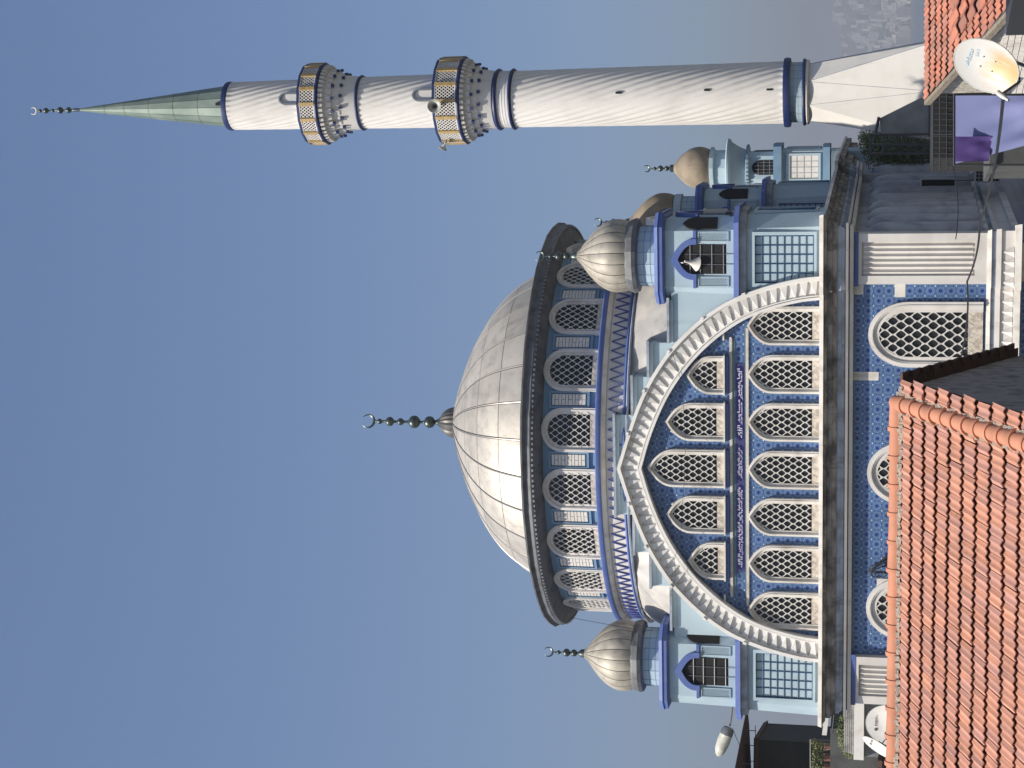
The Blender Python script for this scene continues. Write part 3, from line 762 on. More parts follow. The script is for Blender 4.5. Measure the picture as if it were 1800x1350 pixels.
    for k in (0,):
        rz = R(45) + (k - 1) * PI / 2 + PI / 2 - PI / 2
        rz = R(45) + (0 if k == 0 else PI / 2 if k == 1 else -PI / 2)
        dd = -(1.62 * 2 - .48) / math.sqrt(2)
        b = MB(); b.prism_xz(arch_outline(.29, 6.75, 7.6, 8.1, n=5), dd - .03, dd + .1); fixn(b.build('slit_opening', M['black'], t, rz=rz))
    return t
tr = turret(8.32, 1.78); tl = turret(-8.42, 1.78); tb = turret(8.62, 16.3, lead=False)

# ---- wing behind, its cornice and small dome
b = MB(); b.prism_xy([(2, 18.0), (10.55, 18.0), (11.2, 34.0), (2, 34.0)], -7.5, 1.6); mp('rear_wing_wall', b, M['side'])
for z0, z1, p, m in ((1.6, 1.9, .10, 'stone2'), (1.902, 2.1, .28, 'stone'), (2.102, 2.45, .5, 'stone'), (2.452, 2.7, .75, 'stone'), (2.702, 2.82, .85, 'cream')):
    b = MB(); b.prism_xy([(2, 18.3), (10.55 + p, 18.3), (11.2 + p, 34.0 + p), (2, 34.0 + p)], z0, z1); mp('rear_cornice_course', b, M[m])
for y in (19.6, 31.0, 33.0): dup(h0, mosque, (10.5 + .65 * (y - 18) / 16, y, CAMZ))
b = MB(); b.prism_xy([(2, 18.3), (10.95, 18.3), (11.6, 34.4), (2, 34.4)], -4.6, -3.5); mp('rear_base_course', b, M['side2'])
b = MB(); q = [(2.0 * cos(R(5 * i)), 2.8 + 1.9 * sin(R(5 * i))) for i in range(18)] + [(.05, 4.72)]
b.lathe(q, 36, c=(8.3, 20.4)); pdm = mp('porch_dome', b, M['leadroof'], smooth=60)
b = MB()
for k in range(18):
    a = 2 * PI * k / 18; b.tube([(8.3 + (r + .01) * cos(a), 20.4 + (r + .01) * sin(a), z + .01) for r, z in q[:-1]], .025, 4)
b.build('dome_seams', M['rib'], pdm)

# ------------------------------------------------------------------ the lantern tower behind
LT = at(1300, 294, 95.0)
lt = empty('lantern_tower', (LT.x, LT.y, 0), -TH, 'slim pale blue tower with flared crown and ochre dome behind the mosque', 'tower')
def lz(x): return at(x, 294, 95.0).z
px = 95.0 / FPX
b = MB(); h1 = 30 * px
b.prism_xy(chsq(h1, .12), 0, lz(1462)); b.prism_xy(chsq(h1 * 1.04, .12), lz(1448), lz(1376))
shaft = fixn(b.build('shaft', M['pale'], lt))
for z0, z1, k in ((lz(1460), lz(1448), 1.28), (lz(1376), lz(1362), 1.36)):
    b = MB(); b.prism_xy(chsq(h1 * k, .15), z0, z1); b.build('ledge', M['drum'], lt)
for k in (-1, 0, 1):
    rz = k * PI / 2; yy = -h1 * 1.04
    b = MB(); b.box(-h1 * .66, h1 * .66, yy - .03, yy + .03, lz(1440), lz(1390)); pn = b.build('tile_panel', M['whitepaint'], lt, rz=rz)
    b = MB()
    for i in range(5): xx = -h1 * .66 + h1 * 1.32 * i / 4; b.box(xx - .015, xx + .015, yy - .04, yy - .028, lz(1440), lz(1390))
    for i in range(5): zz = lz(1440) + (lz(1390) - lz(1440)) * i / 4; b.box(-h1 * .66, h1 * .66, yy - .042, yy - .028, zz - .015, zz + .015)
    b.build('joint_lines', M['stone2'], pn)
    b = MB(); b.band_xz([(-h1 * .78, lz(1444)), (-h1 * .78, lz(1384)), (h1 * .78, lz(1384)), (h1 * .78, lz(1444)), (-h1 * .78, lz(1444))],
                        [(-h1 * .66, lz(1440)), (-h1 * .66, lz(1390)), (h1 * .66, lz(1390)), (h1 * .66, lz(1440)), (-h1 * .66, lz(1440))], yy - .09, yy); fixn(b.build('panel_frame', M['pale'], pn))
    # open lantern stage
    b = MB(); b.prism_xz(arch_outline(h1 * .42, lz(1361), lz(1338), lz(1324), round_=True), -h1 * .93, -h1 * .90); fixn(b.build('lantern_opening', M['black'], lt, rz=rz))
    b = MB()
    for i in range(4): xx = -h1 * .3 + i * h1 * .2; b.tube([(xx, -h1 * .96, lz(1361)), (xx, -h1 * .96, lz(1328))], .015, 4)
    for i in range(3): zz = lz(1355 - 10 * i); b.tube([(-h1 * .4, -h1 * .96, zz), (h1 * .4, -h1 * .96, zz)], .015, 4)
    b.build('window_bars', M['metalgrey'], lt, rz=rz)
b = MB(); b.prism_xy(chsq(h1 * .90, .22), lz(1362), lz(1318)); fixn(b.build('lantern_stage', M['pale'], lt))
b = MB(); b.lathe([(h1 * .98, lz(1319)), (h1 * 1.24, lz(1318)), (h1 * 1.24, lz(1313)), (h1 * 1.0, lz(1312))], 16); b.build('dentil_ring', M['pale'], lt)
b = MB()
for i in range(32):
    a = 2 * PI * i / 32; b.obox((h1 * 1.26 * cos(a), h1 * 1.26 * sin(a), lz(1315.5)), (.05 * cos(a), .05 * sin(a), 0), (-.06 * sin(a), .06 * cos(a), 0), (0, 0, .05))
o = b.build('dentils', M['drum'], lt); o['kind'] = 'stuff'
b = MB(); b.lathe([(h1 * 1.0, lz(1312)), (h1 * 1.18, lz(1300)), (h1 * 1.45, lz(1287)), (h1 * 1.64, lz(1284)), (h1 * 1.66, lz(1281)), (h1 * 1.55, lz(1279)), (h1 * 1.0, lz(1278))], 24,
              rf=lambda r, z, a: r * (1 + .012 * cos(24 * a))); fixn(b.build('flared_crown', M['pale'], lt, smooth=30))
b = MB(); b.lathe([(h1 * 1.02, lz(1279)), (h1 * 1.0, lz(1256))], 12); b.build('neck', M['pale'], lt)
b = MB(); b.lathe([(h1 * 1.0, lz(1257)), (h1 * 1.20, lz(1256)), (h1 * 1.20, lz(1250)), (h1 * 1.05, lz(1249))], 12); b.build('collar', M['pale'], lt)
q, _ = interp([(h1 * 1.04, lz(1250)), (h1 * 1.2, lz(1238)), (h1 * 1.22, lz(1226)), (h1 * 1.08, lz(1212)), (h1 * .76, lz(1199)), (h1 * .38, lz(1189)), (h1 * .14, lz(1183))], 24)
b = MB(); b.lathe([(p.x, p.y) for p in q], 32); b.build('onion_dome', M['browndome'], lt, smooth=60)
pf = [(.20, lz(1186)), (.20, lz(1179)), (.08, lz(1176))]
for xx, r in ((1172, .14), (1161, .17), (1151, .10)): pf += ball_prof(lz(xx), r, .04)
b = MB(); b.lathe(pf + [(.03, lz(1145))], 12); f = b.build('finial', M['finial'], lt, smooth=50)
b = MB(); crescent(.17, lz(1136.5), b, .045); fixn(b.build('crescent', M['finial'], lt, smooth=50))

# ------------------------------------------------------------------ the minaret
MY = 90.0
MP = at(900, 174.5, MY)
MYS = 79.0; MK = MYS / MY; MQ = at(900, 174.5, MYS)
mn = empty('minaret', (MQ.x, MQ.y, CAMZ * (1 - MK)), 0, 'tall white minaret with spiral fluting and two balconies', 'minaret')
def mz(x): return at(x, 174.5, MY).z
mn.scale = (MK, MK, MK)
NF = 28
def shaft_mb(x0, x1, r0, r1, nz):
    b = MB(); n = NF * 8; vs = []; fs = []; z0, z1 = mz(x0), mz(x1)
    for j in range(nz + 1):
        z = z0 + (z1 - z0) * j / nz; r = r0 + (r1 - r0) * j / nz
        e = min(1, (z - z0) / .12, (z1 - z) / .12)
        for i in range(n):
            a = 2 * PI * i / n; ph = (a + .205 * z) * NF / 2
            rr = r - .072 * (1 - abs(sin(ph)) ** .8) * max(0, e)
            vs.append((rr * cos(a), rr * sin(a), z))
    for j in range(nz):
        for i in range(n): fs.append((j * n + i, j * n + (i + 1) % n, (j + 1) * n + (i + 1) % n, (j + 1) * n + i))
    b.add(vs, fs); return b
shaft_mb(1379, 908, 1.56, 1.46, 90).build('shaft', M['minwhite'], mn, smooth=50)
shaft_mb(770, 640, 1.40, 1.36, 26).build('shaft', M['minwhite'], mn, smooth=50)
shaft_mb(535, 412, 1.32, 1.28, 24).build('shaft', M['minwhite'], mn, smooth=50)
def ringp(name, x0, x1, r, m, n=48, bulge=.05):
    z0, z1 = mz(x0), mz(x1); b = MB(); b.lathe([(r - .3, z0), (r, z0), (r + bulge, (z0 + z1) / 2), (r, z1), (r - .3, z1)], n); return b.build(name, m, mn, smooth=40)
ringp('blue_ring', 1390, 1379, 1.72, M['navy'], bulge=.03); ringp('blue_ring', 1417, 1412, 1.64, M['navy']); ringp('pale_ring', 1423, 1417.2, 1.58, M['minwhite'])
b = MB(); b.lathe([(1.50, mz(1413)), (1.50, mz(1389))], 32); b.build('tile_collar', M['pale'], mn, smooth=40)
b = MB()
for xx in (1397, 1405): b.lathe([(1.49, mz(xx) - .008), (1.506, mz(xx) - .008), (1.506, mz(xx) + .008), (1.49, mz(xx) + .008)], 32)
for k in range(20):
    a = 2 * PI * k / 20; b.obox((1.50 * cos(a), 1.50 * sin(a), mz(1401)), (.007 * cos(a), .007 * sin(a), 0), (-.008 * sin(a), .008 * cos(a), 0), (0, 0, .33))
b.build('joint_lines', M['stone2'], mn)
# flared foot: eight-sided above, square below, folded into triangles
zt, zb = mz(1422), mz(1640)
b = MB(); top = [(1.50 * cos(R(22.5 + 45 * k - 90)), 1.50 * sin(R(22.5 + 45 * k - 90)), zt) for k in range(8)]
hb = 2.35; bot = [(hb * c, hb * s, zb) for c, s in ((-1, -1), (1, -1), (1, 1), (-1, 1))]
bmid = [((bot[k][0] + bot[(k + 1) % 4][0]) / 2, (bot[k][1] + bot[(k + 1) % 4][1]) / 2, zb) for k in range(4)]
vs = top + bot + bmid; fs = []
for k in range(4):
    # side k spans bottom corner k..k+1; its top edge is top[2k-1], top[2k] turned to face
    t1 = (2 * k + 7) % 8; t2 = (2 * k) % 8
    fs += [(8 + k, 12 + k, t1), (t1, 12 + k, t2), (12 + k, 8 + (k + 1) % 4, t2), (8 + (k + 1) % 4, (t2 + 1) % 8, t2)]
fs.append(tuple(range(8))); b.add(vs, fs)
ft = fixn(b.build('flared_foot', M['minwhite'], mn, rz=-R(12)))
b = MB(); b.box(-hb, hb, -hb, hb, -.6, zb - .002); b.build('pedestal', M['minwhite'], mn, rz=-R(12))
b = MB()
for i in range(4):
    p = Vector(top[(2 * i) % 8]); q = Vector(bot[(i + 1) % 4]); b.tube([p, q], .015, 4)
    p = Vector(top[(2 * i + 7) % 8]); q = Vector(bmid[i]); b.tube([p, q], .012, 4); p = Vector(top[(2 * i) % 8]); b.tube([p, q], .012, 4)
b.build('fold_lines', M['stone2'], mn, rz=-R(12))
# balconies
def balcony(xt, xf, xb, r, rs):
    zt, zf, zb = mz(xt), mz(xf), mz(xb)
    N = 16; a0 = R(-90 + 2 + 11.25)
    b = MB(); b.lathe([(r - .14, zf - .10), (r + .06, zf - .10), (r + .10, zf - .02), (r + .06, zf + .06), (r - .14, zf + .06)], N, a0=a0); fl = b.build('balcony', M['navy'], mn)
    b = MB(); b.lathe([(rs - .2, zf - .06), (r - .1, zf - .05), (r - .1, zf + .03), (rs - .2, zf + .03)], N, a0=a0); b.build('floor', M['minwhite'], fl)
    b = MB(); b.lathe([(r - .10, zt - .10), (r + .05, zt - .10), (r + .05, zt + .02), (r - .10, zt + .02)], N, a0=a0); b.build('top_rail', M['navy'], fl)
    w = 2 * r * sin(PI / N); ap = r * cos(PI / N)
    hgt = zt - .10 - (zf + .06)
    lb = lattice_mb([(-w / 2 + .02, zf + .06), (-w / 2 + .02, zt - .1), (w / 2 - .02, zt - .1), (w / 2 - .02, zf + .06)], .165, .21, -ap - .02, -ap + .02, grow=.0, s_v=.1, s_e=.80)
    lb.box(-w / 2 + .02, w / 2 - .02, -ap - .03, -ap + .03, zf + .06, zf + .13); lb.box(-w / 2 + .02, w / 2 - .02, -ap - .03, -ap + .03, zt - .16, zt - .101)
    p0 = lb.build('pierced_panel', M['minwhite'], fl, rz=R(2))
    pb = MB(); pb.box(-.085, .085, -r - .09, -r + .07, zf + .04, zt - .12); g0 = pb.build('post', M['gold'], fl, rz=R(2 + 11.25))
    for i in range(1, N):
        dup(p0, fl, (0, 0, 0), (0, 0, R(2) + 2 * PI * i / N)); dup(g0, fl, (0, 0, 0), (0, 0, R(2 + 11.25) + 2 * PI * i / N))
    # stalactite corbels
    b = MB(); tips = MB(); T = 4; core = MB()
    H_ = zf - .10 - zb
    core.lathe([(rs, zb - .05), (rs + .02, zb), (rs + (r - rs) * .12, zb + H_ * .35), (rs + (r - rs) * .40, zb + H_ * .65), (r - .12, zf - .10)], 48)
    for t in range(T):
        zz0 = zb + H_ * (.12 + .86 * t / T); zz1 = zb + H_ * (.12 + .86 * (t + 1) / T); ro = rs + (r - .02 - rs) * ((t + 1) / T) ** 1.7
        nb = 32 if t < 3 else 48
        for i in range(nb):
            a = 2 * PI * (i + .5 * (t % 2)) / nb; wd = ro * PI / nb * (.72 if t < 3 else .55)
            er = Vector((cos(a), sin(a), 0)); et = Vector((-sin(a), cos(a), 0)); k = zz1 - zz0
            p = [er * ro - et * wd, er * ro + et * wd, er * (ro - .34) + et * wd, er * (ro - .34) - et * wd]
            up = Vector((0, 0, zz1)); lo = Vector((0, 0, zz0 + k * .15))
            vs = [q + up for q in p] + [er * (ro - .05) + Vector((0, 0, zz0 + k * .45)) - et * wd, er * (ro - .05) + et * wd + Vector((0, 0, zz0 + k * .45)), er * (ro - .30) + lo + et * wd * .6, er * (ro - .30) + lo - et * wd * .6]
            b.add(vs, [(0, 1, 2, 3), (4, 7, 6, 5), (0, 4, 5, 1), (1, 5, 6, 2), (2, 6, 7, 3), (3, 7, 4, 0)])
            if t in (1, 2) and i % 2 == 0:
                c = er * (ro - .03) + Vector((0, 0, zz0 + k * .25)); tips.obox(c, er * .06, et * .07, (0, 0, .075))
    core.build('corbel_core', M['minwhite'], fl, smooth=40)
    o = fixn(b.build('stalactite_corbels', M['minwhite'], fl)); o['kind'] = 'stuff'
    o = tips.build('blue_pendants', M['navy'], fl); o['kind'] = 'stuff'
    return fl
balcony(778, 820, 872, 2.20, 1.47); balcony(544, 575, 636, 2.08, 1.37)
ringp('blue_ring', 882, 876, 1.56, M['navy']); ringp('blue_ring', 907, 902, 1.55, M['navy'])
b = MB(); b.lathe([(1.47, mz(903)), (1.47, mz(881))], 32); b.build('tile_collar', M['whitepaint'], mn, smooth=40)
b = MB()
for xx in (887.5, 892, 897): b.lathe([(1.46, mz(xx) - .008), (1.478, mz(xx) - .008), (1.478, mz(xx) + .008), (1.46, mz(xx) + .008)], 32)
b.build('joint_lines', M['stone2'], mn)
ringp('blue_ring', 641, 636, 1.42, M['navy'])
# doors behind the balconies
for xd, rr in ((520, 1.31), (752, 1.40)):
    b = MB(); ol = arch_outline(.33, mz(xd + 22), mz(xd - 3), mz(xd - 15), round_=True); il = arch_outline(.24, mz(xd + 22), mz(xd - 3), mz(xd - 12), round_=True)
    b.band_xz(ol, il, -rr - .10, -rr + .15); d = fixn(b.build('door_surround', M['metalgrey'], mn, rz=R(4)))
    b = MB(); b.prism_xz(il, -rr + .0, -rr + .1); fixn(b.build('door_leaf', M['minwhite'], d))
for xx, dx in ((1095, 1.0), (1248, .5), (1356, 1.5)):
    b = MB(); b.box(-.05, .05, -1.56, -1.40, mz(xx + 5), mz(xx - 5)); b.build('slit_window', M['black'], mn, rz=R(-dx * 2))
# copper spire
rt = 1.30
ringp('cap_ring', 411, 403, rt, M['navy'], n=24, bulge=.02)
b = MB(); zc0, zc1 = mz(404), mz(140); N = 14
b.lathe([(1.10, zc0), (.06, zc1)], N); sp_ = b.build('spire', M['seam'], mn)
levels = [0, .17, .34, .51, .68, .82, 1.0]
for l0, l1 in zip(levels, levels[1:]):
    w = 2 * PI / N; b = MB(); vs = []
    for l in (l0, l1):
        r = 1.13 + (.075 - 1.13) * l; z = zc0 + (zc1 - zc0) * l + (.012 if l == l0 else -.012)
        for s in (-1, 1): a = s * w / 2 * (.955 if l1 < .9 else .9); vs.append((r * sin(a), -r * cos(a), z))
    b.add(vs, [(0, 1, 3, 2)]); p0 = b.build('copper_sheet', M['patina'], sp_)
    for i in range(1, N): dup(p0, sp_, (0, 0, 0), (0, 0, i * w))
b = MB(); b.box(.06, .22, -1.16, -1.0, mz(401), mz(393)); b.build('hatch', M['black'], mn, rz=R(-10))
pf = [(.07, zc1 - .2), (.10, mz(132)), (.06, mz(128))]
for xx, r in ((121, .17), (106, .19), (93, .10), (81, .16), (71, .10)): pf += ball_prof(mz(xx), r, .045)
b = MB(); b.lathe(pf + [(.03, mz(66))], 14); f = b.build('finial', M['finial'], mn, smooth=50)
b = MB(); crescent(.19, mz(59), b, .05); fixn(b.build('crescent', M['cream'], f, smooth=50))
# horn loudspeakers
def horn(name, loc, direction, label, s=1.0):
    o = empty(name, loc, 0, label, 'loudspeaker', 'loudspeakers on the minaret balcony'); o.rotation_euler = Vector(direction).to_track_quat('Z', 'Y').to_euler(); o.scale = (s, s, s)
    b = MB(); b.lathe([(.06, -.32), (.07, -.12), (.11, .0), (.19, .12), (.31, .20), (.33, .20), (.33, .175), (.20, .08), (.12, -.04), (.09, -.14)], 24); fixn(b.build('bell', M['offwhite'], o, smooth=40))
    b = MB(); b.lathe([(.0, .10), (.05, .09), (.06, .0), (.05, -.1)], 14); b.build('throat', M['darkmetal'], o, smooth=50)
    b = MB(); b.lathe([(.02, -.46), (.10, -.45), (.11, -.32), (.06, -.30)], 16); b.build('driver', M['metalgrey'], o, smooth=40)
    b = MB(); b.tube([(0, -.10, -.2), (0, -.26, -.25), (0, -.28, -.45)], .02, 5); b.build('bracket', M['metalgrey'], o)
    return o
p = at(764, 187, MYS - 2.2); horn('loudspeaker', p, (-.06, -1, -.16), 'grey horn loudspeaker aimed outward over the lower minaret balcony rail', .95)
p = at(780, 257, MYS - .6); horn('loudspeaker', p, (-.8, .3, .45), 'small white horn loudspeaker tilted skyward at the lower balcony edge', .62)

# ------------------------------------------------------------------ ground, sea, far shore, haze
def sheet(name, x0, x1, y0, y1, nx, ny, zf, m):
    b = MB(); vs = []; fs = []
    for j in range(ny + 1):
        for i in range(nx + 1):
            x = x0 + (x1 - x0) * i / nx; y = y0 + (y1 - y0) * j / ny; vs.append((x, y, zf(x, y)))
    for j in range(ny):
        for i in range(nx): k = j * (nx + 1) + i; fs.append((k, k + 1, k + nx + 2, k + nx + 1))
    b.add(vs, fs); o = b.build(name, m, smooth=60); return o
SEA = -30.0
def ground_z(x, y):
    d = max(0.0, y - 125); return -.0 - min(d * .115, 34) + .15 * sin(x * .05) * min(1, d / 30)
o = sheet('ground', -700, 700, -60, 520, 70, 58, ground_z, M['ground']); o['kind'] = 'structure'
o = sheet('sea', -9000, 9000, 300, 12000, 4, 4, lambda x, y: SEA, M['sea']); o['kind'] = 'structure'
def hill_z(x, y):
    d = y - 4650 - 220 * sin(x * .0011)
    k = max(0, min(1, d / 2600)); k = k * k * (3 - 2 * k)
    rise = 150 + 95 * max(-1, min(1, (x - 900) / 900)) + 34 * sin(x * .0042 + 1.2) + 22 * sin(x * .0093 + y * .002)
    return SEA - 4 + min(26, max(0, d * .05)) + k * rise
o = sheet('hills', -6000, 7000, 4300, 9000, 130, 60, hill_z, M['hill']); o['kind'] = 'structure'
# houses across the bay
far = []
for k in range(3):
    w, d, h = ((13, 12, 15), (22, 13, 24), (11, 11, 9))[k]
    b = MB(); b.cur = 0; b.box(-w / 2, w / 2, -d / 2, d / 2, -8, h); b.box(-w / 4, w / 4, -d / 4, d / 4, h, h + 2.5)
    b.cur = 1
    for fl in range(int(h / 3)):
        for i in range(int(w / 3.4)):
            x = -w / 2 + 1.7 + i * 3.4; b.box(x - .9, x + .9, -d / 2 - .05, -d / 2 + .3, 1 + fl * 3, 2.7 + fl * 3)
    me = b.build('distant_building', [M['farwall'], M['farwin']]); far.append(me)
    tag(me, 'small hazy building on the shore across the bay', 'building', 'distant city across the bay')
rnd = random.Random(11)
cnt = 0
for k in range(3):
    far[k].location = (1080 + 60 * k, 4950, hill_z(1080 + 60 * k, 4950))
tries = 0
while cnt < 280 and tries < 4000:
    tries += 1
    y = 4720 + 2300 * rnd.random() ** 1.3; x = y * (.176 + .062 * rnd.random())
    z = hill_z(x, y)
    if z < SEA + 1 or (int(y / 330) % 3 == 2 and rnd.random() < .8): continue
    o = dup(rnd.choice(far), None, (x, y, z), (0, 0, rnd.uniform(-.6, .6))); s_ = rnd.uniform(.8, 1.5); o.scale = (s_, s_, s_ * rnd.uniform(.8, 1.3)); cnt += 1

b = MB()
for i in range(900):
    y = 4720 + 2300 * rnd.random() ** 1.3; x = y * rnd.choice((rnd.uniform(-.34, .168), rnd.uniform(.244, .52))); z = hill_z(x, y)
    if z < SEA + 1: continue
    w, d, h = rnd.uniform(9, 20), rnd.uniform(9, 16), rnd.uniform(8, 28); b.box(x - w / 2, x + w / 2, y - d / 2, y + d / 2, z - 8, z + h)
tag(b.build('distant_town', M['farwall']), 'hazy far town spread along the bay shore', None, None, 'stuff')

# ------------------------------------------------------------------ house with the red tiled roof in front
HTH = R(7.5); HP = R(24)
hp = at(1577, 668, 24.0)
house = empty('tiled_house', (hp.x, hp.y, 0), -HTH, 'stone house with a bright orange tiled gable roof in front of the mosque', 'house')
HZ = hp.z - .05
HC = HZ; TW, TL = .209, .365
# local frame: x to the right along the ridge, y away from the viewer; slope falls towards -y
def slope_pt(x, s, lift=0.0): return Vector((x, -s * cos(HP) - lift * -sin(HP) * -1, HZ - s * sin(HP) + lift * cos(HP)))
def tile_mb(w=TW, l=TL, amp=.017, waves=2, lift=.058):
    b = MB(); n = 12; vs = []; fs = []; t = .014
    L = l + .05
    for j, (y, dz) in enumerate(((0.0, .004), (-L, lift))):
        for i in range(n + 1):
            u = i / n; h = amp * 1.5 * (.5 - .5 * cos(2 * PI * waves * u)) ** 1.5
            vs.append(((u - .5) * w * .965, y, dz + h))
    for i in range(n + 1): x, y, z = vs[n + 1 + i]; vs.append((x, y, z - t))
    for i in range(n): fs += [(i, n + 1 + i, n + 2 + i, i + 1), (n + 1 + i, 2 * n + 2 + i, 2 * n + 3 + i, n + 2 + i)]
    fs += [(0, 2 * n + 2, n + 1), (n, 2 * n + 1, 3 * n + 2)]
    b.add(vs, fs); return b
def photo_px(p):
    d = p - Vector((0, 0, CAMZ)); f = d.dot(_F); return 900 - FPX * d.dot(_UP) / f, 675 - FPX * d.dot(_RT) / f
b = MB()
b.add([slope_pt(.02, 0), slope_pt(-11, 0), slope_pt(-11, 6.2), slope_pt(.02, 6.2)], [(0, 1, 2, 3)])
b.add([(.02, 0, HZ - .02), (-11, 0, HZ - .02), (-11, 3.9, HZ - .02 - 3.9 * math.tan(HP)), (.02, 3.9, HZ - .02 - 3.9 * math.tan(HP))], [(3, 2, 1, 0)])
deck = fixn(b.build('roof', M['darkverge'], house))
Mh = Matrix.Translation((hp.x, hp.y, 0)) @ Matrix.Rotation(-HTH, 4, 'Z')
seen, rest = [], []
for k in range(17):
    for i in range(54):
        x = -TW / 2 - i * TW + (.5 * TW if k % 2 else 0) + .02
        if x > .0: x = 0.0 - TW / 4
        s = .04 + k * TL
        ph = photo_px(Mh @ slope_pt(x, s + .2))
        (seen if (ph[0] < 1806 and ph[1] < 1358 and len(seen) < 298) else rest).append((x, s))
t0 = None; tr_ = random.Random(3)
TR = Matrix.Rotation(HP, 4, 'X')
for x, s in seen:
    l = slope_pt(x + tr_.uniform(-.006, .006), s + tr_.uniform(-.014, .014), .004); rot = (HP + tr_.uniform(-.010, .010), tr_.uniform(-.022, .022), tr_.uniform(-.022, .022))
    if t0 is None: t0 = tile_mb().build('roof_tile', M['terracotta'], deck, loc=l, rot=rot, smooth=50)
    else: dup(t0, deck, l, rot)
b = MB(); src = tile_mb()
for x, s in rest:
    l = slope_pt(x, s, .004)
    b.add([(TR @ Vector(v)) + l for v in src.v], src.f)
o = b.build('roof_tiles_rest', M['terracotta'], deck, smooth=50); o['kind'] = 'stuff'; o.name = 'roof_tile_field'
# ridge tiles
def barrel_mb(L, r0, r1, collar=.016):
    b = MB(); n = 9; vs = []; fs = []
    st = [(0, r0), (L * .86, r1), (L * .865, r1 + collar), (L, r1 + collar), (L, r1 - .012)]
    for y, r in st:
        for i in range(n + 1): a = R(-12) + R(204) * i / n; vs.append((r * cos(a), y, r * sin(a)))
    for j in range(len(st) - 1):
        for i in range(n): fs.append((j * (n + 1) + i, j * (n + 1) + i + 1, (j + 1) * (n + 1) + i + 1, (j + 1) * (n + 1) + i))
    b.add(vs, fs); return b
r0_ = None
for i in range(28):
    l = (-.28 - i * .385, .0, HZ + .035 + tr_.uniform(-.004, .004)); rot = (0, tr_.uniform(-.01, .01), PI / 2 + tr_.uniform(-.015, .015))
    if r0_ is None: r0_ = fixn(barrel_mb(.40, .105, .118).build('ridge_tile', M['terra_ridge'], house, loc=l, rot=rot, smooth=45))
    else: dup(r0_, house, l, rot)
b = MB()
for i in range(230):
    x = -.1 - i * .047; r = tr_.uniform(.014, .032)
    b.obox((x, -.118 + tr_.uniform(-.012, .012), HZ + .0 + tr_.uniform(-.012, .012)), (.032, 0, tr_.uniform(-.01, .01)), (0, r, 0), (0, 0, r))
fixn(b.build('mortar_line', M['mortar'], house))['kind'] = 'stuff'
# capping tiles down the verge
v0 = None
for i in range(16):
    p = slope_pt(-.30, -.06 + i * .30, .055)
    rot = (HP + R(2.5), tr_.uniform(-.02, .02), PI)
    if v0 is None: v0 = fixn(barrel_mb(.36, .092, .120, .014).build('verge_tile', M['terra_ridge'], house, smooth=45)); v0.location = p; v0.rotation_mode = 'XYZ'; v0.rotation_euler = (-(HP + R(3)), 0, PI)
    else:
        c = dup(v0, house, p, (-(HP + R(3)) + tr_.uniform(-.015, .015), tr_.uniform(-.02, .02), PI + tr_.uniform(-.02, .02)))
b = MB()
for i in range(110):
    for sx in (-1, 1):
        p = slope_pt(-.30 + sx * (.115 + tr_.uniform(-.01, .014)), .02 + i * .045, .03); r = tr_.uniform(.012, .028); b.obox(p, (r, 0, 0), (0, .03, -.013), (0, 0, r))
fixn(b.build('mortar_line', M['mortar'], house))['kind'] = 'stuff'
# gable wall of dark rubble
b = MB(); zb_ = HZ - 3.9 * math.tan(HP)
b.add([(-.10, -5.6, 0), (-.10, 3.8, 0), (-.10, 3.8, zb_), (-.10, 0, HZ - .06), (-.10, -5.6, HZ - 5.6 * math.tan(HP) - .05)], [(0, 1, 2, 3, 4)])
b.box(-11, -.102, -5.6, 3.8, 0, HZ - 5.6 * math.tan(HP) - .1)
wl_ = fixn(b.build('gable_wall', M['rubble'], house))
stn = []
for k in range(4):
    b = MB(); q = random.Random(k)
    vs = [(x * (.5 + q.uniform(-.08, .08)), y * (.5 + q.uniform(-.06, .06)), z * (.5 + q.uniform(-.1, .1))) for z in (-1, 1) for x, y in ((-1, -1), (1, -1), (1, 1), (-1, 1))]
    b.add(vs, [(3, 2, 1, 0), (4, 5, 6, 7), (0, 1, 5, 4), (1, 2, 6, 5), (2, 3, 7, 6), (3, 0, 4, 7)]); stn.append(b)
proto = [fixn(b.build('stone', M['rubble'], wl_)) for b in stn]
n_st = 0
zz = HZ - 2.7; course = 0
first = set()
while zz < HZ - .1:
    hgt = tr_.uniform(.05, .10); yl = -(HZ - zz) / math.tan(HP) + .12; yr = -yl - .1
    y = max(yl, -3.4)
    while y < min(yr, 3.7):
        w = tr_.uniform(.14, .42)
        if n_st < 290:
            k = tr_.randrange(4); l = (-.07 + tr_.uniform(-.02, .015), y + w / 2, zz + hgt / 2)
            if k in first: c = dup(proto[k], wl_, l)
            else: c = proto[k]; c.location = l; first.add(k)
            c.scale = (.12, w * .96, hgt * .92); c.rotation_euler = (tr_.uniform(-.06, .06), 0, tr_.uniform(-.12, .12)); n_st += 1
        y += w
    zz += hgt
# ragged edge of the rear slope
e0 = None
for i in range(12):
    b = MB(); b.obox((.02, .18 + i * .32, HZ + .02 - (.18 + i * .32) * math.tan(HP)), (.07, 0, 0), (0, .19, -.19 * math.tan(HP) + .03), (0, .008, .018))
    b.build('verge_tile', M['darkverge'], house)

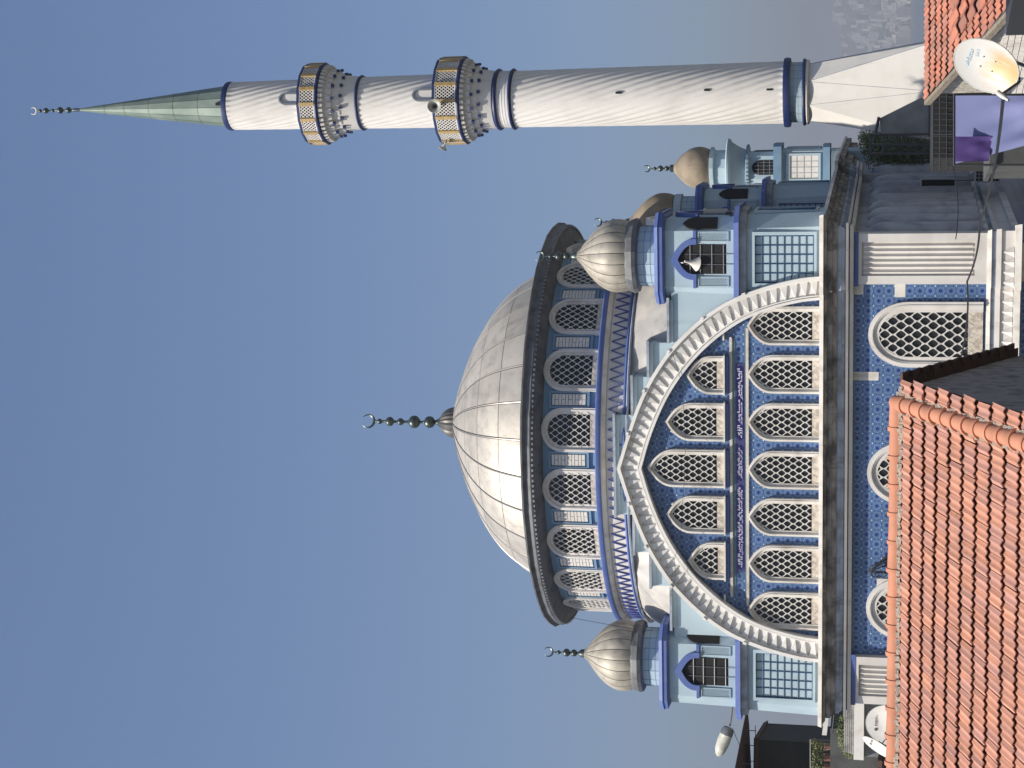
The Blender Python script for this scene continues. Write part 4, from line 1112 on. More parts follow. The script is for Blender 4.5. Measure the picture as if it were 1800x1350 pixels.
# ------------------------------------------------------------------ neighbouring house with old tiles and whitewashed wall
NTH = R(-8); NP = R(14)
np_ = at(1626, 174, 31.0)
nh = empty('whitewashed_house', (np_.x, np_.y, 0), -NTH, 'whitewashed brick house under old red tiles beside the minaret foot', 'house')
NZ_ = np_.z
def nslope(x, s, lift=0.0): return Vector((x, -s * cos(NP), NZ_ - s * sin(NP) + lift))
b = MB(); b.add([nslope(0, 0), nslope(0, 5.4), nslope(9, 5.4), nslope(9, 0)], [(0, 1, 2, 3)]); nd_ = b.build('roof', M['darkverge'], nh)
t0 = None
cntn = 0; restn = []
for k in range(15):
    for i in range(42):
        x = .08 + i * TW; s = k * .36
        ph = photo_px(Matrix.Translation((np_.x, np_.y, 0)) @ Matrix.Rotation(-NTH, 4, 'Z') @ nslope(x, s))
        l = nslope(x + tr_.uniform(-.012, .012), s + tr_.uniform(-.02, .02), .004); rot = (NP + tr_.uniform(-.015, .015), tr_.uniform(-.02, .02), tr_.uniform(-.03, .03))
        if ph[1] > -12 and ph[0] < 1720 and cntn < 295:
            cntn += 1
            if t0 is None: t0 = tile_mb(TW, .36, .016, 2, .040).build('roof_tile', M['terra_old'], nd_, loc=l, rot=rot, smooth=50)
            else: dup(t0, nd_, l, rot)
        else: restn.append((l, rot))
b = MB(); src = tile_mb(TW, .36, .016, 2, .040)
for l, rot in restn:
    mm = Matrix.Rotation(rot[2], 4, 'Z') @ Matrix.Rotation(rot[1], 4, 'Y') @ Matrix.Rotation(rot[0], 4, 'X')
    b.add([(mm @ Vector(v)) + l for v in src.v], src.f)
if restn: o = b.build('roof_tile_field', M['terra_old'], nd_, smooth=50); o['kind'] = 'stuff'
# barge board and bricks of the sunlit wall
b = MB(); p, q = nslope(-.06, -.05), nslope(-.06, 5.3); d = (q - p) / 2; b.obox((p + q) / 2 - Vector((0, 0, .05)), (.035, 0, 0), d, (0, 0, .05)); b.build('barge_board', M['wood'], nh)
b = MB(); b.tube([nslope(.05, .0, -.1), nslope(.05, 1.6, -.12), nslope(.10, 2.6, -.3)], .05, 6); b.build('roof_beam', M['wood'], nh)
yb_ = -5.2
b = MB(); b.add([(.09, 0, 0), (.09, yb_, 0), (.09, yb_, NZ_ + yb_ * math.tan(NP) - .09), (.09, 0, NZ_ - .09)], [(0, 1, 2, 3)]); b.box(.10, 9, yb_ + .01, 0, 0, NZ_ + yb_ * math.tan(NP) - .12)
nw = b.build('brick_wall', M['mortar'], nh)
bk = MB(); bk.box(-.5, .5, -.5, .5, -.5, .5); b0 = None; nb_ = 0
zc_ = NZ_ - 2.6
row = 0
while zc_ < NZ_ - .12:
    y = yb_ + (.13 if row % 2 else 0)
    while y < -.05:
        w = .26
        if zc_ + .10 < NZ_ + (y) * math.tan(NP) - .10 and nb_ < 290:
            l = (.082, min(y + w / 2, -.13), zc_ + .05)
            if b0 is None: b0 = bk.build('brick', M['brickwhite'], nw, loc=l)
            else: b0c = dup(b0, nw, l)
            c = b0 if nb_ == 0 else b0c
            c.scale = (.05 + tr_.uniform(0, .006), w - .014, .088); nb_ += 1
        y += w
    zc_ += .10; row += 1

# lower roof in front of it, with shutters under the eave
lp = at(1674, 72, 22.5)
lh = empty('shuttered_house', (lp.x, lp.y, 0), -NTH, 'dark shuttered house under a low red tiled eave, at the frame corner', 'house')
LZ = lp.z
def lslope(x, s, lift=0.0): return Vector((x, -s * cos(NP), LZ - s * sin(NP) + lift))
b = MB(); b.add([lslope(0, 0), lslope(0, 2.55), lslope(6, 2.55), lslope(6, 0)], [(0, 1, 2, 3)]); ld = b.build('roof', M['darkverge'], lh)
t0 = None
for k in range(7):
    for i in range(22):
        x = .06 + i * TW; l = lslope(x + tr_.uniform(-.01, .01), k * .36 + tr_.uniform(-.015, .015), .004); rot = (NP + tr_.uniform(-.02, .02), tr_.uniform(-.02, .02), tr_.uniform(-.03, .03))
        if t0 is None: t0 = tile_mb(TW, .36, .018, 1, .040).build('roof_tile', M['terra_old'], ld, loc=l, rot=rot, smooth=50)
        else: dup(t0, ld, l, rot)
b = MB(); b.box(.05, 6, -2.30, 0, 0, LZ - .64); lw = b.build('wall', M['darkmetal'], lh)
sl = MB(); sl.obox((0, 0, 0), (2.9, 0, 0), (0, .012, -.02), (0, .02, .012)); s0_ = None
for i in range(22):
    l = (3.3, -2.34, LZ - .80 - i * .06)
    if s0_ is None: s0_ = sl.build('shutter_slat', M['darkmetal'], lw, loc=l)
    else: dup(s0_, lw, l)
for xx, zz in ((.55, -.78), (.62, -1.25), (.30, -.95)):
    b = MB(); b.box(xx, xx + .16, -2.62, -2.31, LZ + zz - .12, LZ + zz); b.build('bracket', M['wood'], lh)
b = MB(); b.tube([(-.1, -2.5, LZ - 1.42), (3, -2.5, LZ - 1.42)], .025, 6); b.build('rail', M['darkmetal'], lh)

# ------------------------------------------------------------------ satellite dishes
def dish(name, loc, direction, up, rw, rh, label, m, dep=.10, text=None, tm_=None, lnb=True, arm_dir=-1, spin=0.0, to=None):
    o = empty(name, loc, 0, label, 'satellite dish')
    z = Vector(direction).normalized(); y = Vector(up); y = (y - z * y.dot(z)).normalized(); x = y.cross(z)
    rm = Matrix((x, y, z)).transposed()
    o.rotation_mode = 'QUATERNION'; o.rotation_quaternion = rm.to_quaternion()
    b = MB(); n = 40; rings = 8; vs = []; fs = []
    for side in (0, 1):
        for j in range(rings + 1):
            f = j / rings
            for i in range(n): a = 2 * PI * i / n; vs.append((rw * f * cos(a), rh * f * sin(a), dep * (f * f - 1) - side * .014))
    N1 = (rings + 1) * n
    for side in (0, 1):
        for j in range(rings):
            for i in range(n):
                q = (side * N1 + j * n + i, side * N1 + j * n + (i + 1) % n, side * N1 + (j + 1) * n + (i + 1) % n, side * N1 + (j + 1) * n + i); fs.append(q if side else q[::-1])
    for i in range(n): fs.append((rings * n + i, rings * n + (i + 1) % n, N1 + rings * n + (i + 1) % n, N1 + rings * n + i))
    b.add(vs, fs); rf_ = fixn(b.build('reflector', m, o, smooth=50))
    b = MB(); b.tube([(rw * 1.0 * cos(2 * PI * i / 40), rh * 1.0 * sin(2 * PI * i / 40), -.006) for i in range(41)], .010, 5); b.build('rim', M['offwhite'], o, smooth=60)
    b = MB()
    for sx, sy in ((-1, -1), (1, -1), (1, 1), (-1, 1)): b.lathe([(.0, -dep + .016), (.010, -dep + .014), (.010, -dep - .0)], 8, c=(sx * .075, sy * .085))
    b.build('mount_bolts', M['darkmetal'], rf_)['kind'] = 'stuff'
    b = MB(); b.box(-.10, .10, -.11, .11, -dep - .09, -dep - .02); b.tube([(0, 0, -dep - .06), (0, -.02, -dep - .30), (0, -rh * 1.1, -dep - .34)], .025, 7); b.build('mount', M['metalgrey'], o)
    if to is not None:
        inv = rm.inverted(); st_ = Vector((0, -rh * 1.0, -dep - .33)); b = MB(); b.tube([st_, inv @ (Vector(to) - Vector(loc))], .03, 7); b.build('support_pole', M['metalgrey'], o)
    if lnb:
        e = (0, arm_dir * rh * .95, .62 * (rw + rh))
        b = MB(); b.tube([(0, arm_dir * rh * .3, -dep - .06), (0, arm_dir * rh * 1.02, -.06), (0, arm_dir * rh * 1.08, .02), e], .017, 6); b.build('arm', M['darkmetal'], o)
        b = MB(); b.lathe([(.0, -.07), (.035, -.06), (.035, .06), (.022, .09), (.022, .14), (.0, .14)], 12); l_ = b.build('feed_horn', M['offwhite'], o, smooth=40); l_.location = e; l_.rotation_euler = (R(70) * -arm_dir, 0, 0)
    if text:
        for body, w, h, tx, ty, mm in text:
            text_mesh('lettering', body, mm, rf_, w, h, (tx, ty, 0), (0, 0, spin), dep * (((tx / rw) ** 2 + (ty / rh) ** 2) - 1) + .012)
    return o
# big rust-stained dish on the whitewashed wall
dc = at(1733, 116, 24.2)
_wb = Matrix.Translation((np_.x, np_.y, 0)) @ Matrix.Rotation(-NTH, 4, 'Z') @ Vector((.12, yb_ + .1, dc.z - .55))
big = dish('satellite_dish', dc, (-.42, -.62, .34), (.42, .1, .95), .365, .46, 'large rust-stained white satellite dish on the whitewashed wall', M['dish'], .08,
           text=[('Goldstar', .36, .062, -.04, .27, M['fadedblue']), ('SAT', .13, .04, .10, .18, M['fadedblue'])], to=_wb)

# ------------------------------------------------------------------ awning sheets between house and mosque
def cloth(name, corners, m, label, nx=16, ny=14, amp=.06, seed=1, cat='cloth'):
    q = random.Random(seed); ph = [q.uniform(0, 6) for _ in range(4)]
    a, b_, c, d = [Vector(p) for p in corners]; nrm = (b_ - a).cross(d - a).normalized()
    b = MB(); vs = []; fs = []
    for j in range(ny + 1):
        for i in range(nx + 1):
            u, v = i / nx, j / ny
            p = a.lerp(b_, u).lerp(d.lerp(c, u), v); k = amp * v * (sin(u * 9 + v * 4 + ph[0]) + .6 * sin(u * 17 - v * 6 + ph[1]) + .5 * sin(v * 11 + ph[2])); vs.append(p + nrm * k)
    for j in range(ny):
        for i in range(nx): k = j * (nx + 1) + i; fs.append((k, k + 1, k + nx + 2, k + nx + 1))
    n1 = len(vs); vs += [v + nrm * .006 for v in vs]; fs += [tuple(reversed([i + n1 for i in f])) for f in fs]
    b.add(vs, fs); o = b.build(name, m, smooth=60); return tag(o, label, cat)
YA = 44.0
cloth('tarpaulin', (at(1678, 288, YA), at(1678, 168, YA), at(1850, 168, YA - 1.5), at(1850, 244, YA - 1.5)), M['tarp'], 'pale blue tarpaulin hung as an awning, darkened to look shaded', 20, 16, .05, 4, 'tarpaulin')
cloth('purple_cloth', (at(1679, 284, YA - .5), at(1679, 240, YA - .5), at(1744, 240, YA - .6), at(1738, 283, YA - .6)), M['purple'], 'dark purple cloth hanging from the awning rail', 10, 10, .03, 5, 'cloth')
b = MB(); b.tube([at(1677, 160, YA), at(1677, 292, YA)], .03, 6); b.tube([at(1677, 290, YA), at(1830, 290, YA)], .03, 6); b.tube([at(1640, 236, YA), at(1640, 164, YA)], .02, 6); b.tube([at(1640, 236, YA), at(1677, 236, YA)], .02, 6)
tag(b.build('awning_frame', M['darkmetal']), 'dark metal pipe frame carrying the blue awning', 'frame')
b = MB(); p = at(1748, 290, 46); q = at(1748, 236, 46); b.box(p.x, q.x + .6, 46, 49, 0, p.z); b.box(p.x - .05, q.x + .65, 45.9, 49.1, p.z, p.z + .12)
tag(b.build('grey_block_wall', M['dimgrey']), 'grey rendered wall darkened to look shaded, under the purple cloth', 'wall')
# grey lean-to beside the minaret foot
YS = 75.5
b = MB(); P = [at(1546, 208, YS), at(1618, 172, YS), at(1634, 172, YS), at(1634, 236, YS), at(1549, 238, YS)]
b.add([tuple(p) for p in P] + [tuple(p + Vector((.3, 2.6, 0))) for p in P], [(0, 1, 2, 3, 4), (9, 8, 7, 6, 5)] + [(i, i + 5, (i + 1) % 5 + 5, (i + 1) % 5) for i in range(5)])
ln = fixn(b.build('lean_to', M['greywall'])); tag(ln, 'grey sheet-metal lean-to with slanted roof beside the minaret foot', 'shed')
b = MB(); p = at(1545, 206, YS - .1); q = at(1532, 268, YS - .1); b.tube([p, q], .07, 6); b.build('edge_beam', M['darkmetal'], ln)
b = MB(); b.tube([at(1634, 175, YS - .1), at(1634, 240, YS - .1)], .05, 6); b.build('edge_beam', M['darkmetal'], ln)
# chain fence in front of the tree
fn = MB()
for y_ in (236, 254, 270): fn.tube([at(1528, y_, YS - 1), at(1640, y_, YS - 1)], .05, 5)
for x_ in (1530, 1552, 1636): fn.tube([at(x_, 236, YS - 1), at(x_, 271, YS - 1)], .045, 5)
fe = fn.build('yard_fence', M['darkmetal']); tag(fe, 'black yard fence with wire mesh in front of a green tree', 'fence')
b = MB()
for i in range(18): x_ = 1555 + i * 4.5; b.tube([at(x_, 238, YS - 1), at(x_, 269, YS - 1)], .008, 3)
for i in range(9): y_ = 240 + i * 3.5; b.tube([at(1553, y_, YS - 1), at(1635, y_, YS - 1)], .008, 3)
b.build('wire_mesh', M['darkmetal'], fe)
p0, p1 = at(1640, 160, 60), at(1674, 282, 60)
b = MB(); b.box(p1.x + .1, p0.x + .6, 60, 64, 0, p0.z); tag(b.build('dark_yard_wall', M['black']), 'wall blackened to stand for deep shade behind the blue awning', 'wall')  # black albedo stands in for the shade on this wall
b = MB()
for i in range(14): yy = 300 - i * 10; b.tube([at(1640, yy, 59.8), at(1678, yy, 59.8)], .02, 4)
for xx in (1640, 1652, 1664): b.tube([at(xx, 165, 59.8), at(xx, 300, 59.8)], .02, 4)
tag(b.build('balcony_railing', M['darkmetal']), 'black metal railing above the awning, beside the lean-to', 'railing')

# ------------------------------------------------------------------ air conditioners on the shaded side wall
def ac(loc, rz, w, h, label, grid):
    o = empty('air_conditioner', loc, rz, label, 'air conditioner'); b = MB(); b.box(-w / 2, w / 2, -.32, 0, -h / 2, h / 2); b.build('casing', M['acwhite'], o)
    b = MB(); b.box(-w / 2 + .06, w / 2 - .06, -.325, -.30, -h / 2 + .06, h / 2 - .06); b.build('opening', M['black'], o)
    if grid:
        b = MB()
        for i in range(4): x = -w / 2 + .06 + (w - .12) * i / 3; b.box(x - .012, x + .012, -.345, -.326, -h / 2 + .06, h / 2 - .06)
        for i in range(8): z = -h / 2 + .06 + (h - .12) * i / 7; b.box(-w / 2 + .06, w / 2 - .06, -.347, -.327, z - .012, z + .012)
        b.build('grille', M['acwhite'], o)
    b = MB(); b.tube([(w * .3, -.05, -h / 2), (w * .3, .0, -h / 2 - 1.2)], .025, 5); b.build('hose', M['darkmetal'], o)
    return o
def side_pt(y, z, off=.0): return MC + EX * (9.0 + off) + EY * y + Vector((0, 0, CAMZ + z))
_a = MC + EX * 10.42 + EY * 12.6 + Vector((0, 0, CAMZ - 1.86))
ac(_a, -TH, .60, 1.55, 'air conditioner with a tall black front on the shaded mosque flank', False)
ac(_a + EX * .38 + Vector((0, 0, -2.1)), -TH, .62, 1.10, 'air conditioner with square grille low on the shaded mosque flank', True)

# ------------------------------------------------------------------ foliage
def crown_mb(blobs, n, size, seed):
    q = random.Random(seed); b = MB(); vs = []; fs = []
    tot = sum(r ** 2 for _, r in blobs)
    for c, r in blobs:
        c = Vector(c)
        for _ in range(int(n * r * r / tot)):
            d = Vector((q.gauss(0, 1), q.gauss(0, 1), q.gauss(0, 1))).normalized(); p = c + d * r * (q.random() ** .45)
            u = Vector((q.gauss(0, 1), q.gauss(0, 1), q.gauss(0, 1))).normalized(); w = u.orthogonal().normalized(); s_ = size * q.uniform(.6, 1.3); k = len(vs)
            vs += [p - u * s_, p + w * s_ * .45, p + u * s_, p - w * s_ * .45]; fs.append((k, k + 1, k + 2, k + 3))
    b.add(vs, fs); return b
YT = 88.0
tp = at(1560, 250, YT)
tree = empty('tree', (tp.x, tp.y, 0), 0, 'green leafy tree behind the black yard fence', 'tree')
rel = lambda p: p - Vector((tp.x, tp.y, 0))
b = MB(); b.tube([(0, 0, 0), (.1, 0, 3), (-.1, .1, tp.z - 1)], .22, 8, .12); b.tube([(0, 0, tp.z - 3.2), (-.9, .2, tp.z - 1), (-1.2, .2, tp.z)], .10, 6, .05); b.tube([(0, 0, tp.z - 3.2), (.9, .2, tp.z - 1), (1.0, .2, tp.z + .5)], .10, 6, .05); b.build('trunk', M['bark'], tree)
bl = [(rel(at(1545, 275, YT)), .8), (rel(at(1580, 282, YT)), .9), (rel(at(1610, 275, YT)), 1.0), (rel(at(1535, 240, YT)), .75), (rel(at(1560, 252, YT)), 1.0), (rel(at(1590, 246, YT)), 1.1), (rel(at(1615, 258, YT)), 1.1), (rel(at(1530, 255, YT)), .6), (rel(at(1575, 265, YT)), .9), (rel(at(1520, 246, YT)), .35)]
crown_mb(bl, 8000, .09, 3).build('crown', M['leaf'], tree)

# ------------------------------------------------------------------ at the far left: dim block of flats, canopy, railing, white house
YL = 88.0
LTH = R(14)
lb_ = at(1333, 1300, YL)
flat = empty('apartment_block', (lb_.x, lb_.y, 0), R(4), 'brown apartment block with shade put into its wall colour, at the frame edge', 'building')
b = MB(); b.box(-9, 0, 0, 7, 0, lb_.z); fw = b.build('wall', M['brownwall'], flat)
b = MB(); b.box(-9.2, .12, -.1, 7.1, lb_.z, lb_.z + .10); b.box(-9.1, .05, -.05, 7.05, lb_.z + .10, lb_.z + .22); b.build('roof_slab', M['darkverge'], flat)
for j in range(2):
    for i in range(3):
        b = MB(); z0 = lb_.z - 3.6 - j * 3.0; y0 = -8.2 + i * 2.7; b.box(y0, y0 + 1.5, -.03, .03, z0, z0 + 1.5); w_ = b.build('window', M['glass'], flat)
        b = MB(); b.box(y0 - .1, y0 + 1.6, -.06, .02, z0 - .1, z0 - .002); b.build('sill', M['slab'], w_)
# canopy on thin posts over its roof
cp = empty('roof_canopy', (at(1306, 1272, YL).x, at(1306, 1272, YL).y, lb_.z), -LTH, 'dark flat canopy on thin metal posts over the apartment roof', 'canopy')
a = at(1306, 1272, YL) - Vector(cp.location)
cz = a.z
b = MB(); vs = []
for i, (x, up, dn) in enumerate(((-.25, .02, -.02), (-1.2, .16, -.10), (-3.5, .32, -.18), (-8, .5, -.22))):
    for y in (-4.5, 2.5):
        vs += [(x, y, cz + dn), (x, y, cz + up)]
fs = []
for i in range(3):
    k = 4 * i; fs += [(k, k + 4, k + 5, k + 1), (k + 2, k + 3, k + 7, k + 6), (k + 1, k + 5, k + 7, k + 3), (k, k + 2, k + 6, k + 4)]
b.add(vs, fs + [(0, 1, 3, 2)]); fixn(b.build('canopy_sheet', M['darkverge'], cp))
for x, y in ((-.35, 0.0), (-1.15, 0.0), (-2.0, 0.0), (-2.4, -2.2), (-.4, -3.6)):
    b = MB(); b.tube([(x, y, .1), (x, y, cz)], .022, 5); b.build('post', M['darkmetal'], cp)
b = MB(); b.tube([(-.05, 0, .16), (-2.2, 0, .14)], .018, 5); b.build('rail', M['darkmetal'], cp)
# roof terrace railing with plants
YR = 80.0
tz = at(1461, 1300, YR)
ter = empty('terrace', (tz.x, tz.y, 0), -LTH, 'dark grey roof terrace with black railing, left of the mosque', 'terrace')
ep = at(1461, 1281, YR) - Vector((tz.x, tz.y, 0))
b = MB(); b.box(-7, ep.x + .6, -1.2, 3.5, 0, tz.z); b.build('terrace_wall', M['dimgrey'], ter)  # same darkened grey as the yard block wall
top = at(1427, 1281, YR).z
b = MB(); b.tube([(ep.x, -1.1, top), (-7, -1.1, top)], .035, 6); b.build('top_rail', M['darkmetal'], ter)
b = MB(); b.tube([(ep.x, -1.1, tz.z), (ep.x, -1.1, top)], .04, 6); b.build('corner_post', M['darkmetal'], ter)
b = MB(); b.tube([(0, -1.1, tz.z), (0, -1.1, top)], .016, 5); bar0 = None
for i in range(40):
    l = (ep.x - .14 - i * .125, 0, 0)
    if bar0 is None: bar0 = b.build('baluster', M['darkmetal'], ter, loc=l)
    else: dup(bar0, ter, l)
for i, (y_, lab) in enumerate(((1312, 'yellow green potted shrub behind the black terrace railing, right one'), (1332, 'bushy potted shrub behind the black terrace railing, between two others'), (1349, 'yellowing potted shrub behind the terrace railing, cut by the frame'))):
    p = at(1452, y_, YR + .4)
    pl = empty('potted_shrub', (p.x, p.y, tz.z), 0, lab, 'plant', 'shrubs on the terrace')
    b = MB(); b.lathe([(.13, 0), (.19, .30), (.17, .31), (.0, .29)], 12); b.build('pot', M['terra_old'], pl)
    crown_mb([((0, 0, .50), .30), ((.12, 0, .72), .22), ((-.14, .05, .68), .2)], 420, .055, 20 + i).build('crown', M['leafy'], pl)
    b = MB(); b.tube([(0, 0, .28), (.02, 0, .6)], .02, 5); b.build('stem', M['bark'], pl)
# second railing, white plank
YQ = 78.0
b = MB(); p, q = at(1455, 1238, YQ), at(1449, 1292, YQ); b.obox((p + q) / 2, (p - q) / 2, (0, .05, 0), (0, 0, .10)); tag(b.build('white_plank', M['whitepaint']), 'bright white plank lying along the terrace rail', 'plank')
rl = empty('stair_railing', at(1474, 1266, YQ), 0, 'short black railing between the white plank and the mosque corner', 'railing')
L0 = Vector(rl.location)
b = MB(); b.tube([at(1463, 1288, YQ) - L0, at(1468, 1240, YQ) - L0], .03, 5); b.build('top_rail', M['darkmetal'], rl)
for i in range(9):
    y_ = 1286 - i * 5.5; b = MB(); b.tube([at(1460, y_, YQ) - L0, at(1472, y_, YQ) - L0], .012, 4); b.build('baluster', M['darkmetal'], rl)
# white house: beam, window wall, tiled ledge
wp = at(1510, 1226, 77.0)
wh = empty('white_house', (wp.x, wp.y, 0), -LTH * .5, 'small white house with dark windows squeezed beside the mosque corner', 'house')
zb0 = wp.z
b = MB(); b.box(-5.2, 1.2, .35, 5, 0, zb0 - .1); b.build('wall', M['dimgrey'], wh)
b = MB(); b.box(-2.65, 1.2, -.35, .349, zb0 - .22, zb0 + .20); b.build('beam', M['whitepaint'], wh)
b = MB(); b.box(-2.6, 1.2, .0, .34, zb0 - .85, zb0 - .221); b.build('lintel', M['greywall'], wh)
b = MB(); b.box(-2.6, 1.2, .25, .349, zb0 - 4.2, zb0 - .851); pnw = b.build('window', M['glass'], wh)
for x in (-.42, .55):
    b = MB(); b.box(x - .035, x + .035, .18, .249, zb0 - 4.2, zb0 - .85); b.build('window_frame', M['whitepaint'], pnw)
b = MB(); b.box(-.42, 1.2, .182, .248, zb0 - 2.35, zb0 - 2.25); b.build('window_frame', M['whitepaint'], pnw)
b = MB(); b.box(-6, -2.62, -.4, 4, 0, zb0 - 1.0); b.build('green_wing', M['greenwall'], wh)
b = MB(); b.box(-6, -2.55, -.6, 4.1, zb0 - 1.0, zb0 - .82); b.build('wing_roof', M['darkverge'], wh)
sl_ = None
for i in range(5):
    for j in range(9):
        b = MB(); b.box(0, .38, 0, .22, 0, .07)
        l = (-2.5 + j * .385 + .02 * (i % 2), -.1 + i * .05, zb0 + .22 + i * .085)
        if sl_ is None: sl_ = b.build('stacked_slab', M['slab'], wh, loc=l)
        else: dup(sl_, wh, l, (0, 0, tr_.uniform(-.05, .05)))
b = MB(); p = at(1494, 1240, 77.2); b.lathe([(.10, 0), (.15, .30), (.13, .31), (.0, .28)], 10); tag(b.build('red_pot', M['red'], None, p), 'small red flower pot on the white house ledge', 'pot')
p = at(1490, 1283, 78.0)
sh = empty('potted_shrub', (p.x, p.y, p.z - .4), 0, 'dark green shrub above the white beam beside the railing', 'plant', 'shrubs on the terrace')
crown_mb([((0, 0, .5), .42), ((-.5, 0, .45), .4), ((.4, 0, .55), .3), ((-.9, 0, .3), .35)], 1100, .06, 31).build('crown', M['leaf'], sh)
b = MB(); b.tube([(0, 0, 0), (0, 0, .6)], .03, 5); b.build('stem', M['bark'], sh)
# two dishes in front of the dark windows
d1 = at(1562, 1275, 58.0)
dish('satellite_dish', d1, (-.12, -1, .22), (0, 0, 1), .66, .74, 'upright white satellite dish with black print before the dark windows', M['whitepaint'], .10,
     text=[('next', .36, .10, .10, .42, M['inkblack']), ('\u25cf', .10, .10, -.20, .42, M['inkblack'])], arm_dir=-1, to=(d1.x, d1.y + .45, 0))
d2 = at(1545, 1315, 57.0)
dish('satellite_dish', d2, (-.80, -.52, .55), (.35, .1, .9), .46, .60, 'edge-on white satellite dish under the green wing', M['whitepaint'], .08,
     text=[('next', .30, .08, .06, .30, M['inkblack']), ('\u25cf', .08, .08, -.2, .30, M['inkblack'])], arm_dir=-1, to=(d2.x + .3, d2.y + .4, 0))

# ------------------------------------------------------------------ street lamp behind the turret
lp0 = at(1291, 1215, 84.0); lp1 = at(1283, 1276, 84.0)
lamp = empty('street_lamp', (lp0.x + .6, lp0.y, 0), 0, 'grey street lamp reaching out from behind the small turret', 'street lamp')
rl0 = Vector((lp0.x + .6, lp0.y, 0))
b = MB(); b.tube([(0, 0, 0), (0, 0, lp0.z - .35)], .10, 8, .07); b.build('pole', M['metalgrey'], lamp)
b = MB(); b.tube([(0, 0, lp0.z - .4), Vector((-.25, 0, lp0.z - .14)), lp0 - rl0, lp1 - rl0], .05, 7); b.build('arm', M['metalgrey'], lamp)
h0, h1_ = at(1281, 1279, 84.0) - rl0, at(1262, 1329, 84.0) - rl0
dv = (h1_ - h0); ax = dv.normalized(); upv = Vector((0, 0, 1)) - ax * ax.z; upv.normalize(); sd = ax.cross(upv)
b = MB(); vs = []; fs = []; n = 14; st = [(0, .22, .24), (.10, .29, .30), (.24, .31, .32), (.26, .29, .30), (.5, .31, .32), (.75, .27, .28), (.92, .18, .19), (1.0, .06, .06)]
for t, w_, h_ in st:
    for i in range(n): a_ = 2 * PI * i / n; vs.append(h0 + dv * t + sd * (w_ * cos(a_)) + upv * (h_ * sin(a_)))
def loft(j0, j1):
    f = []
    for j in range(j0, j1):
        for i in range(n): f.append((j * n + i, j * n + (i + 1) % n, (j + 1) * n + (i + 1) % n, (j + 1) * n + i))
    return f
b.add(vs[:3 * n], loft(0, 2) + [tuple(range(n - 1, -1, -1))]); fixn(b.build('socket_housing', M['metalgrey'], lamp, smooth=50))
b = MB(); b.add(vs[2 * n:], [tuple(i - 2 * n for i in f) for f in loft(2, 7)] + [tuple(5 * n + i for i in range(n))]); fixn(b.build('lamp_head', M['offwhite'], lamp, smooth=50))

# ------------------------------------------------------------------ loose wires
def wire(pts, r, label, cat='cable', sag=0.0, n=14):
    P = [Vector(p) for p in pts]; out = []
    for a, c in zip(P, P[1:]):
        for i in range(n): t = i / n; q = a.lerp(c, t); q.z -= sag * 4 * t * (1 - t); out.append(q)
    out.append(P[-1]); b = MB(); b.tube(out, r, 5); return tag(b.build('cable', M['cable']), label, cat)
wire([at(1765, 150, 30), at(1722, 395, 52), at(1700, 495, 60), at(1690, 625, 66)], .032, 'thick black cable crossing in front of the shaded corner pilaster', sag=.1)
wire([at(1663, 286, 61), at(1676, 300, 58), at(1680, 420, 50)], .015, 'thin dark wire along the shaded side below the air conditioner', sag=.1)
wire([at(968, 1062, 71), at(1000, 1085, 71.5), at(1135, 1110, 72.5)], .010, 'thin wire strung from the drum eave to the small turret')
wire([at(1289, 1284, 84), at(1306, 1325, 86)], .014, 'short wire from the street lamp to the roof canopy')
wire([at(1178, 612, 69.0), at(1200, 700, 69.2), at(1200, 880, 69.6), at(1185, 985, 70.1), at(1180, 1040, 70.4)], .008, 'thin wire strung across the tympanum windows', sag=.1)
p = at(1535, 1002, 70.4)
bd = empty('cable_bundle', p, -TH, 'tangled black cable bundle fixed beside the round window on the tiles', 'cables')
q_ = random.Random(9)
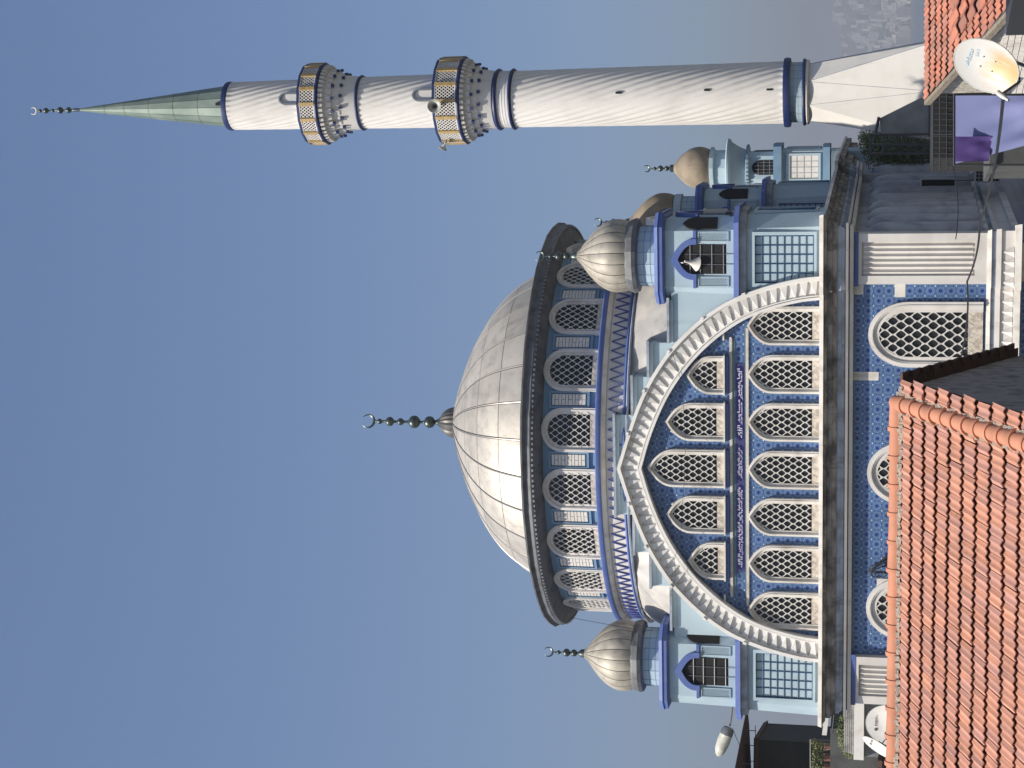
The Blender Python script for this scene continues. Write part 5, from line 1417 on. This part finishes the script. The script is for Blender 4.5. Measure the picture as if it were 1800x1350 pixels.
for i in range(9):
    b = MB(); e = Vector((q_.uniform(-.1, 1.1), q_.uniform(-.05, .05), q_.uniform(-1.5, -.6))); m_ = Vector((q_.uniform(-.1, .7), -.15, q_.uniform(-.1, .5)))
    a_ = Vector((q_.uniform(-.2, .1), -.05, q_.uniform(-.15, .25))); pts = []
    for k in range(11): t = k / 10; pts.append(a_ * (1 - t) ** 2 + m_ * 2 * t * (1 - t) + e * t * t)
    b.tube(pts, .022, 5); b.build('strand', M['cable'], bd)
b = MB(); b.tube([(-.15 + .12 * cos(i * .9), -.06, -.02 * i + .12 * sin(i * .9)) for i in range(22)], .022, 5); b.build('coil', M['cable'], bd)
# floodlight on the turret ledge
p = MC + EX * 9.95 + EY * 1.0 + Vector((0, 0, CAMZ + 6.35))
fl_ = empty('floodlight', p, -TH + R(20), 'small black floodlight on the blue turret ledge', 'floodlight')
b = MB(); b.box(-.14, .14, -.10, .10, -.10, .14); b.build('housing', M['darkmetal'], fl_); b = MB(); b.box(-.03, .03, -.03, .03, -.28, -.10); b.build('bracket', M['metalgrey'], fl_)
# beige horn inside the belfry
p = MC + EX * 8.2 + EY * .05 + Vector((0, 0, CAMZ + 7.75))
hb_ = empty('belfry_horn', p, -TH, 'beige horn loudspeaker behind the bars of the turret opening', 'loudspeaker')
b = MB(); b.lathe([(.04, .30), (.06, .10), (.14, -.08), (.30, -.26), (.27, -.25), (.10, -.05)], 18); o = fixn(b.build('bell', M['cream'], hb_, smooth=40, rot=(R(35), R(15), 0)))
b = MB(); b.tube([(0, .0, .3), (0, .06, .45)], .03, 5); b.build('bracket', M['metalgrey'], hb_)

# ------------------------------------------------------------------ haze
b = MB(); b.box(-9500, 9500, -300, 12500, -40, 330)
hz = b.build('haze', None) if False else None
me = bpy.data.meshes.new('haze'); me.from_pydata(b.v, [], b.f)
hm = bpy.data.materials.new('haze'); hm.use_nodes = True; ht = hm.node_tree; ht.nodes.clear()
ho = ht.nodes.new('ShaderNodeOutputMaterial'); pv = ht.nodes.new('ShaderNodeVolumePrincipled')
pv.inputs['Color'].default_value = (.475, .51, .575, 1); pv.inputs['Density'].default_value = 3.0e-4; pv.inputs['Anisotropy'].default_value = .1
ht.links.new(pv.outputs[0], ho.inputs['Volume']); me.materials.append(hm)
hz = bpy.data.objects.new('haze', me); COL.objects.link(hz); hz['kind'] = 'stuff'; hz['label'] = 'pale haze over the bay'
